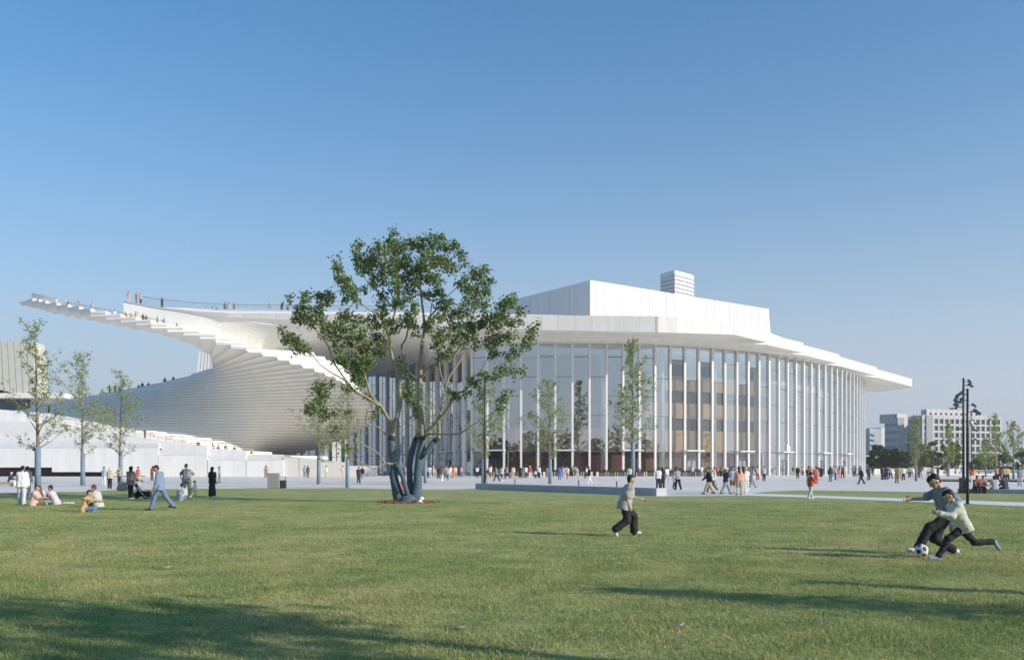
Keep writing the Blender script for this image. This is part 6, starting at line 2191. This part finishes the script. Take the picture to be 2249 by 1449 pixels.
# crowd before the glass front, left half
C2 = [(1077, 1049, 90, 'wave', 'white', 'red'), (1091, 1056, 185, 'walk', 'paleblue', 'black', B_), (1102, 1056, 60, 'stand2', 'white', 'blue', D_(label='person in white top and blue shorts in the crowd before the left planters', legs='shorts')), (1114, 1051, 185, 'walk2', 'grey', 'black', D_(shoe='black')),
      (1127, 1050, 85, 'stand', 'cream', 'beige', D_(sleeve='long')), (1142, 1050, 260, 'stand', 'black', 'black', D_(hair='long')), (1149, 1050, 95, 'stand2', 'green', 'grey'), (1155, 1050, 90, 'hold', 'white', 'charcoal'),
      (1164, 1050, 85, 'stand', 'red', 'white', D_(hairc='white', hair='hat')), (1176, 1050, 80, 'stand', 'white', 'navy', D_(child=True)), (1184, 1050, 85, 'photo', 'white', 'black', B_), (1203, 1048, 80, 'stand2', 'beige', 'cream', D_(hair='long', hairc='brown')),
      (1229, 1055, 90, 'stand', 'blue', 'denim', D_(sleeve='long')), (1237, 1052, 200, 'stand2', 'lightgrey', 'grey'), (1243, 1051, 90, 'stand', 'white', 'white'), (1246, 1053, 80, 'walk3', 'cream', 'tan', D_(hairc='brown')), (1254, 1046, 100, 'stand', 'black', 'black'), (1259, 1045, 85, 'walk2', 'pink', 'beige'), (1264, 1045, 250, 'stand', 'white', 'grey'),
      (1268, 1051, 180, 'walk', 'white', 'cream', D_(sleeve='long')), (1277, 1045, 90, 'stand', 'black', 'olive', B_), (1289, 1051, 175, 'walk2', 'white', 'charcoal'), (1295, 1062, 190, 'walk3', 'black', 'white'), (1383, 1058, 90, 'stand', 'lightgrey', 'charcoal', B_)]
put(C2, 'people before the glass front', 'before the planters')
# middle of the plaza
C3 = [(1446, 1074, 90, 'stand', 'white', 'navy', D_(label='person in white T-shirt and navy trousers just behind the right end of the bench', shoe='black')), (1455, 1073, 100, 'hold', 'black', 'black', D_(sleeve='long', hair='long', shoe='black', label='person with long hair all in black behind the white T-shirt')),
      (1465, 1057, 100, 'walk', 'white', 'lightgrey', D_(label='person in white top and light grey trousers walking before the planters')), (1481, 1074, 190, 'walk3', 'white', 'charcoal', D_(child=True, scale=1.1, label='child in white top and charcoal trousers walking on the plaza')),
      (1489, 1076, 110, 'walk3', 'grey', 'black', D_(hairc='red', shoe='black', label='person with red cap and grey top beside the walking child')), (1521, 1047, 90, 'stand', 'lightgrey', 'brown', D_(hairc='white', hair='hat', label='person in light grey top and white hat before a door')),
      (1557, 1085, 185, 'walk', 'black', 'tan', D_(sleeve='long', shoe='black', label='person in black jacket and tan trousers striding left near the path')), (1563, 1081, 195, 'walk2', 'lightgrey', 'olive', D_(label='person in light grey top walking behind the tan trousers')), (1570, 1066, 170, 'walk3', 'cream', 'lightgrey', D_(sleeve='long', label='person in cream jacket and light grey trousers behind the striding pair')),
      (1576, 1046, 90, 'stand', 'orange', 'charcoal', D_(sleeve='long', hairc='red', label='person in bright orange jacket beside the last planters')), (1584, 1046, 80, 'stand2', 'green', 'black', D_(shoe='black', label='person in green top and black trousers right of the orange jacket')),
      (1594, 1085, 5, 'walk', 'navy', 'grey', D_(hairc='white', shoe='black', label='white haired person in navy top and grey trousers walking right')), (1609, 1081, 275, 'stand', 'paleblue', 'brown', D_(legs='shorts', label='person in pale blue top and brown shorts facing us')),
      (1623, 1087, 100, 'stand2', 'salmon', 'khaki', D_(sleeve='long', hair='long', hairc='brown', legs='shorts', shoe='brown', label='person in salmon blouse and khaki shorts near the path')), (1633, 1085, 90, 'stand', 'cream', 'silver', D_(legs='dress', hair='long', hairc='brown', label='person in cream top and long silver dress beside the salmon blouse')), (1638, 1082, 80, 'hold', 'white', 'white', D_(hair='hat', hairc='cream', label='person all in white with a cream hat near the path')),
      (1646, 1065, 180, 'walk3', 'charcoal', 'charcoal', D_(label='person all in charcoal behind the running figure on the plaza', shoe='black')), (1652, 1070, 10, 'walk', 'lightgrey', 'grey', D_(label='person in light grey top mid-stride right of the path group', shoe='black')), (1664, 1055, 90, 'stand', 'beige', 'rust', D_(label='person in beige top and rust trousers before the glass', hairc='brown')), (1678, 1056, 85, 'stand', 'lightgrey', 'black', D_(label='person in light grey shirt and black trousers before the glass', shoe='black')),
      (1541, 1046, 88, 'stand', 'white', 'grey', D_(label='person in white top beside the ninth planter')), (1606, 1044, 88, 'stand', 'navy', 'navy', D_(label='small distant person in navy by the last planter')), (1632, 1044, 88, 'stand2', 'tan', 'brown', D_(label='small distant person in tan by the glass'))]
put(C3, 'people on the middle of the plaza', '')
# right part of the plaza
C4 = [(1697, 1043, 90, 'stand', 'charcoal', 'grey', B_), (1703, 1042, 100, 'stand2', 'rust', 'brown'), (1718, 1042, 90, 'stand', 'white', 'lightgrey'), (1736, 1043, 80, 'stand', 'rust', 'brown', D_(hairc='brown')), (1742, 1044, 200, 'walk3', 'brown', 'tan'), (1746, 1042, 90, 'stand', 'paleblue', 'white'), (1752, 1051, 260, 'stand2', 'black', 'charcoal', D_(sleeve='long')),
      (1760, 1043, 90, 'stand', 'cream', 'olive'), (1764, 1044, 100, 'stand', 'yellow', 'charcoal', B_), (1768, 1043, 95, 'hold', 'black', 'black', B_), (1773, 1043, 80, 'stand2', 'white', 'grey', B_), (1777, 1045, 90, 'stand', 'tan', 'charcoal'), (1781, 1046, 85, 'stand2', 'salmon', 'grey'), (1792, 1062, 85, 'stand', 'orange', 'red', D_(legs='dress', sleeve='long', shoe='black')),
      (1797, 1047, 90, 'stand', 'navy', 'grey'), (1804, 1053, 85, 'walk3', 'black', 'black', D_(legs='skirt')), (1824, 1058, 90, 'stand', 'navy', 'denim', D_(sleeve='long', hair='long', hairc='brown', shoe='black')), (1830, 1047, 80, 'stand', 'pink', 'grey'), (1835, 1054, 175, 'stand2', 'lightgrey', 'black'), (1840, 1047, 90, 'hold', 'white', 'white', D_(hairc='white')), (1843, 1054, 85, 'stand', 'salmon', 'pink', D_(hair='long', hairc='brown')),
      (1850, 1051, 95, 'walk3', 'black', 'black', B_), (1856, 1046, 90, 'stand', 'cream', 'beige', D_(hairc='grey')), (1875, 1046, 90, 'stand', 'grey', 'charcoal'), (1878, 1046, 100, 'stand2', 'charcoal', 'charcoal', B_), (1892, 1063, 180, 'walk', 'navy', 'black', D_(sleeve='long', shoe='black')), (1889, 1050, 90, 'stand', 'denim', 'grey'), (1908, 1054, 90, 'stand', 'charcoal', 'black', D_(shoe='black', hairc='brown')), (1917, 1045, 85, 'stand2', 'navy', 'olive')]
put(C4, 'people before the right glass front', 'before the right glass front')
C5 = [(1938, 1053, 90, 'stand', 'black', 'charcoal', B_), (1941, 1053, 100, 'stand2', 'brown', 'charcoal', B_), (1947, 1054, 80, 'hold', 'navy', 'navy', B_), (1951, 1051, 90, 'stand', 'paleblue', 'grey'), (1956, 1052, 100, 'walk3', 'grey', 'charcoal'), (1970, 1061, 85, 'photo', 'olive', 'olive', D_(shoe='brown', hairc='brown')), (1976, 1052, 90, 'stand', 'salmon', 'tan'), (1984, 1055, 80, 'stand2', 'white', 'charcoal', D_(sleeve='long')), (1997, 1049, 85, 'stand', 'beige', 'charcoal'), (2003, 1048, 90, 'walk3', 'pink', 'grey'),
      (2017, 1049, 90, 'stand', 'rust', 'charcoal', B_), (2022, 1048, 100, 'stand2', 'charcoal', 'grey'), (2031, 1047, 90, 'stand', 'white', 'white'), (2036, 1047, 80, 'hold', 'cream', 'grey'), (2042, 1047, 90, 'walk3', 'lightgrey', 'charcoal'), (2049, 1053, 85, 'stand', 'tan', 'charcoal', B_), (2060, 1045, 90, 'stand', 'charcoal', 'black'), (2080, 1045, 80, 'stand2', 'rust', 'grey')]
put(C5, 'people at the far right of the plaza', 'around the far thin tree')
# others on the right
p6 = [(2136, 1062, 85, 'stand', 'orange', 'white', D_(sleeve='long', hair='long', hairc='brown', label='person in bright orange coat and white trousers behind the seated pair')), (2196, 1057, 95, 'walk3', 'navy', 'charcoal', D_(sleeve='long', label='person in navy jacket standing behind the bench at the right')), (2206, 1058, 90, 'stand', 'tan', 'charcoal', D_(label='person in tan top just left of the yellow top behind the bench')), (2213, 1058, 85, 'stand2', 'yellow', 'charcoal', D_(label='person in yellow top behind the right bench')), (2190, 1057, 100, 'stand', 'salmon', 'black', D_(label='person in salmon top right of the young tree behind the bench')),
      (2240, 1068, 265, 'stand2', 'grey', 'lightgrey', D_(hairc='grey', label='grey haired person in grey top at the right edge of the plaza')), (1780, 1096, 20, 'walk3', 'red', 'lightgrey', D_(hair='hat', scale=0.82, label='child in red and white top and dark hat walking on the path', child=False)), (1776, 1064, 95, 'stand2', 'charcoal', 'grey', D_(hairc='brown', label='person in charcoal top right behind the child in red'))]
put(p6, 'people around the path', '')
# seated people
def seat_on(px, py, z, face, kind, top, bottom, label, group, **kw):
    p = G(px, py)
    used_labels.add(label)
    o = crowd_person((p.x, p.y, p.z + z), face, kind, top, bottom, label, group, **kw)
    return o
pb1 = a + d * (ln * 0.375) + n_ * 0.30
crowd_person((pb1.x, pb1.y, 0.53), 240, 'sit', 'olive', 'silver', 'person in olive top and pale trousers seated on the granite bench', 'people on the granite bench', sleeve='long', hair='cap', shoe='black')
pb1 = a + d * (ln * 0.445) + n_ * 0.35
crowd_person((pb1.x, pb1.y, 0.53), 320, 'sitlow', 'black', 'black', 'person in black jacket hunched on the granite bench', 'people on the granite bench', sleeve='long', shoe='black')
for i, (px, fc, kind, top, bottom, lb, kw) in enumerate([(2148, 265, 'sit', 'rust', 'navy', 'person in rust top and navy trousers seated leftmost on the right bench', D_(hairc='black', sleeve='long')), (2163, 250, 'sit', 'tan', 'black', 'person in tan top and black trousers seated second on the right bench', D_(hairc='brown', sleeve='long')),
      (2190, 80, 'sit', 'lightgrey', 'black', 'person in light grey top seated on the far side of the right bench', D_(hair='bob')), (2213, 95, 'sit', 'charcoal', 'black', 'person in charcoal crouched rightmost on the right bench', D_(sleeve='long'))]):
    p = G(px, 1083.5)
    crowd_person((p.x, p.y + 0.25, 0.36), fc, kind, top, bottom, lb, 'people on the right bench', shoe='black', **kw)
# people on the spiral and the roof: their feet stand on the treads
def stair_person(px, kind, face, top, bottom, label, jj=None, t=0.45, **kw):
    best = None
    for k in range(0, 350):
        j = k * 0.1
        R, I = rul(j)
        if j > 17.5:
            I = Aj(18)
            I = R + (I - R).normalized() * 6
        q = Vector((lerp(R.x, I.x, t), lerp(R.y, I.y, t)))
        x = CXP + FPX * q.x / q.y
        if best is None or abs(x - px) < best[0]:
            best = (abs(x - px), q, math.floor(j))
    _, q, j = best
    crowd_person((q.x, q.y, Zj(j) + 0.005), face, kind, top, bottom, label, 'people on the spiral stair', **kw)
SP = [(95, 'sitlow', 200, 'black', 'black'), (122, 'stand', 250, 'white', 'cream'), (150, 'photo', 260, 'rust', 'black'), (172, 'stand2', 180, 'grey', 'lightgrey'), (176, 'hold', 270, 'orange', 'charcoal'), (202, 'stand', 250, 'lightgrey', 'grey'), (253, 'stand2', 90, 'white', 'charcoal'), (254, 'sitlow', 220, 'olive', 'brown'),
      (278, 'hold', 250, 'orange', 'silver'), (288, 'stand', 260, 'yellow', 'beige'), (298, 'stand2', 240, 'beige', 'grey'), (304, 'stand', 260, 'white', 'lightgrey'), (314, 'phone', 250, 'charcoal', 'grey'), (320, 'stand2', 270, 'olive', 'khaki'), (347, 'stand', 240, 'lightgrey', 'beige'), (359, 'photo', 250, 'grey', 'lightgrey'), (390, 'wave', 200, 'khaki', 'grey')]
for i, (px, kind, fc, tp, bt_) in enumerate(SP):
    stair_person(px, kind, fc, tp, bt_, 'person in %s and %s, %s from left on the upper spiral stair' % (W(tp), W(bt_), ORD[i]), t=0.35 + 0.4 * ((i * 7) % 5) / 5)
RP = [(282, 'stand', 90, 'salmon', 'beige'), (300, 'stand2', 260, 'orange', 'grey'), (309, 'stand', 250, 'white', 'navy'), (356, 'stand', 90, 'charcoal', 'black'), (455, 'sitlow', 250, 'white', 'cream'), (469, 'sitlow', 200, 'beige', 'brown'), (477, 'sitlow', 250, 'charcoal', 'black'), (494, 'stand', 90, 'olive', 'charcoal'), (503, 'stand2', 95, 'lightgrey', 'beige'), (515, 'stand', 250, 'grey', 'tan'), (597, 'bend', 180, 'salmon', 'beige'), (619, 'stand', 90, 'charcoal', 'brown'), (632, 'stand2', 270, 'grey', 'charcoal')]
for i, (px, kind, fc, tp, bt_) in enumerate(RP):
    yy, YY = pinterp([(270, 660.5, 145.6), (350, 675.0, 144.6), (430, 683.5, 143.6), (500, 687.2, 142.9), (640, 688.2, 142.9)], px)
    q = P(px, yy, YY)
    crowd_person(q, fc, kind, tp, bt_, 'person in %s and %s, %s from left along the roof edge' % (W(tp), W(bt_), ORD[i]), 'people along the roof edge')
# people on the far ridge of the lower stair, in the shade
for i, (px, j, kind, tp, bt_) in enumerate([(234, 26, 'stand', 'charcoal', 'black'), (244, 25.6, 'stand2', 'black', 'navy'), (256, 25, 'sitlow', 'rust', 'black'), (299, 23, 'sitlow', 'charcoal', 'charcoal'), (305, 22.7, 'sitlow', 'navy', 'black'), (320, 22, 'sitlow', 'black', 'black'), (355, 20.6, 'sitlow', 'black', 'charcoal'), (372, 20.2, 'sitlow', 'navy', 'grey')]):
    best = None
    for k in range(185, 330):
        R, Lp = rul(k * 0.1)
        x = CXP + FPX * Lp.x / Lp.y
        if best is None or abs(x - px) < best[0]:
            best = (abs(x - px), Lp, k * 0.1)
    _, q, jj = best
    crowd_person((q.x + 0.8, q.y - 0.2, Zj(math.ceil(jj)) + 0.01), 240, kind, tp, bt_, 'person in %s and %s, %s from left on the shaded stair ridge' % (W(tp), W(bt_), ORD[i]), 'people on the stair ridge')
# people on the podium terrace
for i, (px, py, kind, fc, tp, bt_) in enumerate([(313, 955, 'stand', 260, 'rust', 'olive'), (432, 976, 'sitlow', 260, 'charcoal', 'grey'), (465, 982, 'sitlow', 240, 'paleblue', 'white'), (477, 983, 'sitlow', 250, 'white', 'charcoal'), (492, 984, 'sitlow', 260, 'olive', 'beige'), (512, 988, 'sitlow', 250, 'green', 'tan'), (549, 994, 'sitlow', 270, 'yellow', 'olive'), (105, 903, 'stand', 250, 'black', 'navy')]):
    q = P(px, py, 144.9 if i < 7 else 148.1)
    if i < 7:
        yy = pinterp(tr2, px)[0]
        q = P(px, yy, 145.4)
        q = Vector((q.x, 146.4, q.z + 0.01))
    else:
        yy = pinterp(tr, px)[0]
        q = P(px, yy, 147.6)
        q.y += 0.35
    crowd_person(q, fc, kind, tp, bt_, 'person in %s and %s, %s on the podium terrace' % (W(tp), W(bt_), (['standing', 'first seated', 'second seated', 'third seated', 'fourth seated', 'fifth seated', 'sixth seated', 'standing at the far left'][i])), 'people on the podium terrace')
# ------------------------------------------------------------------ haze: the city air round everything
hm = bpy.data.materials.new('city_haze')
hm.use_nodes = True
for n_2 in list(hm.node_tree.nodes):
    if n_2.type == 'BSDF_PRINCIPLED':
        hm.node_tree.nodes.remove(n_2)
pv_ = hm.node_tree.nodes.new('ShaderNodeVolumePrincipled')
pv_.inputs['Color'].default_value = (0.985, 0.99, 1.0, 1)
pv_.inputs['Density'].default_value = 0.00028
pv_.inputs['Anisotropy'].default_value = 0.2
hm.node_tree.links.new(pv_.outputs[0], hm.node_tree.nodes['Material Output'].inputs['Volume'])
hz_ = MB().box(-4100, 4100, -950, 5050, -1.4, 170).build('haze', hm)
tag(hz_, 'thin pale haze of the city air', 'haze', kind='stuff')
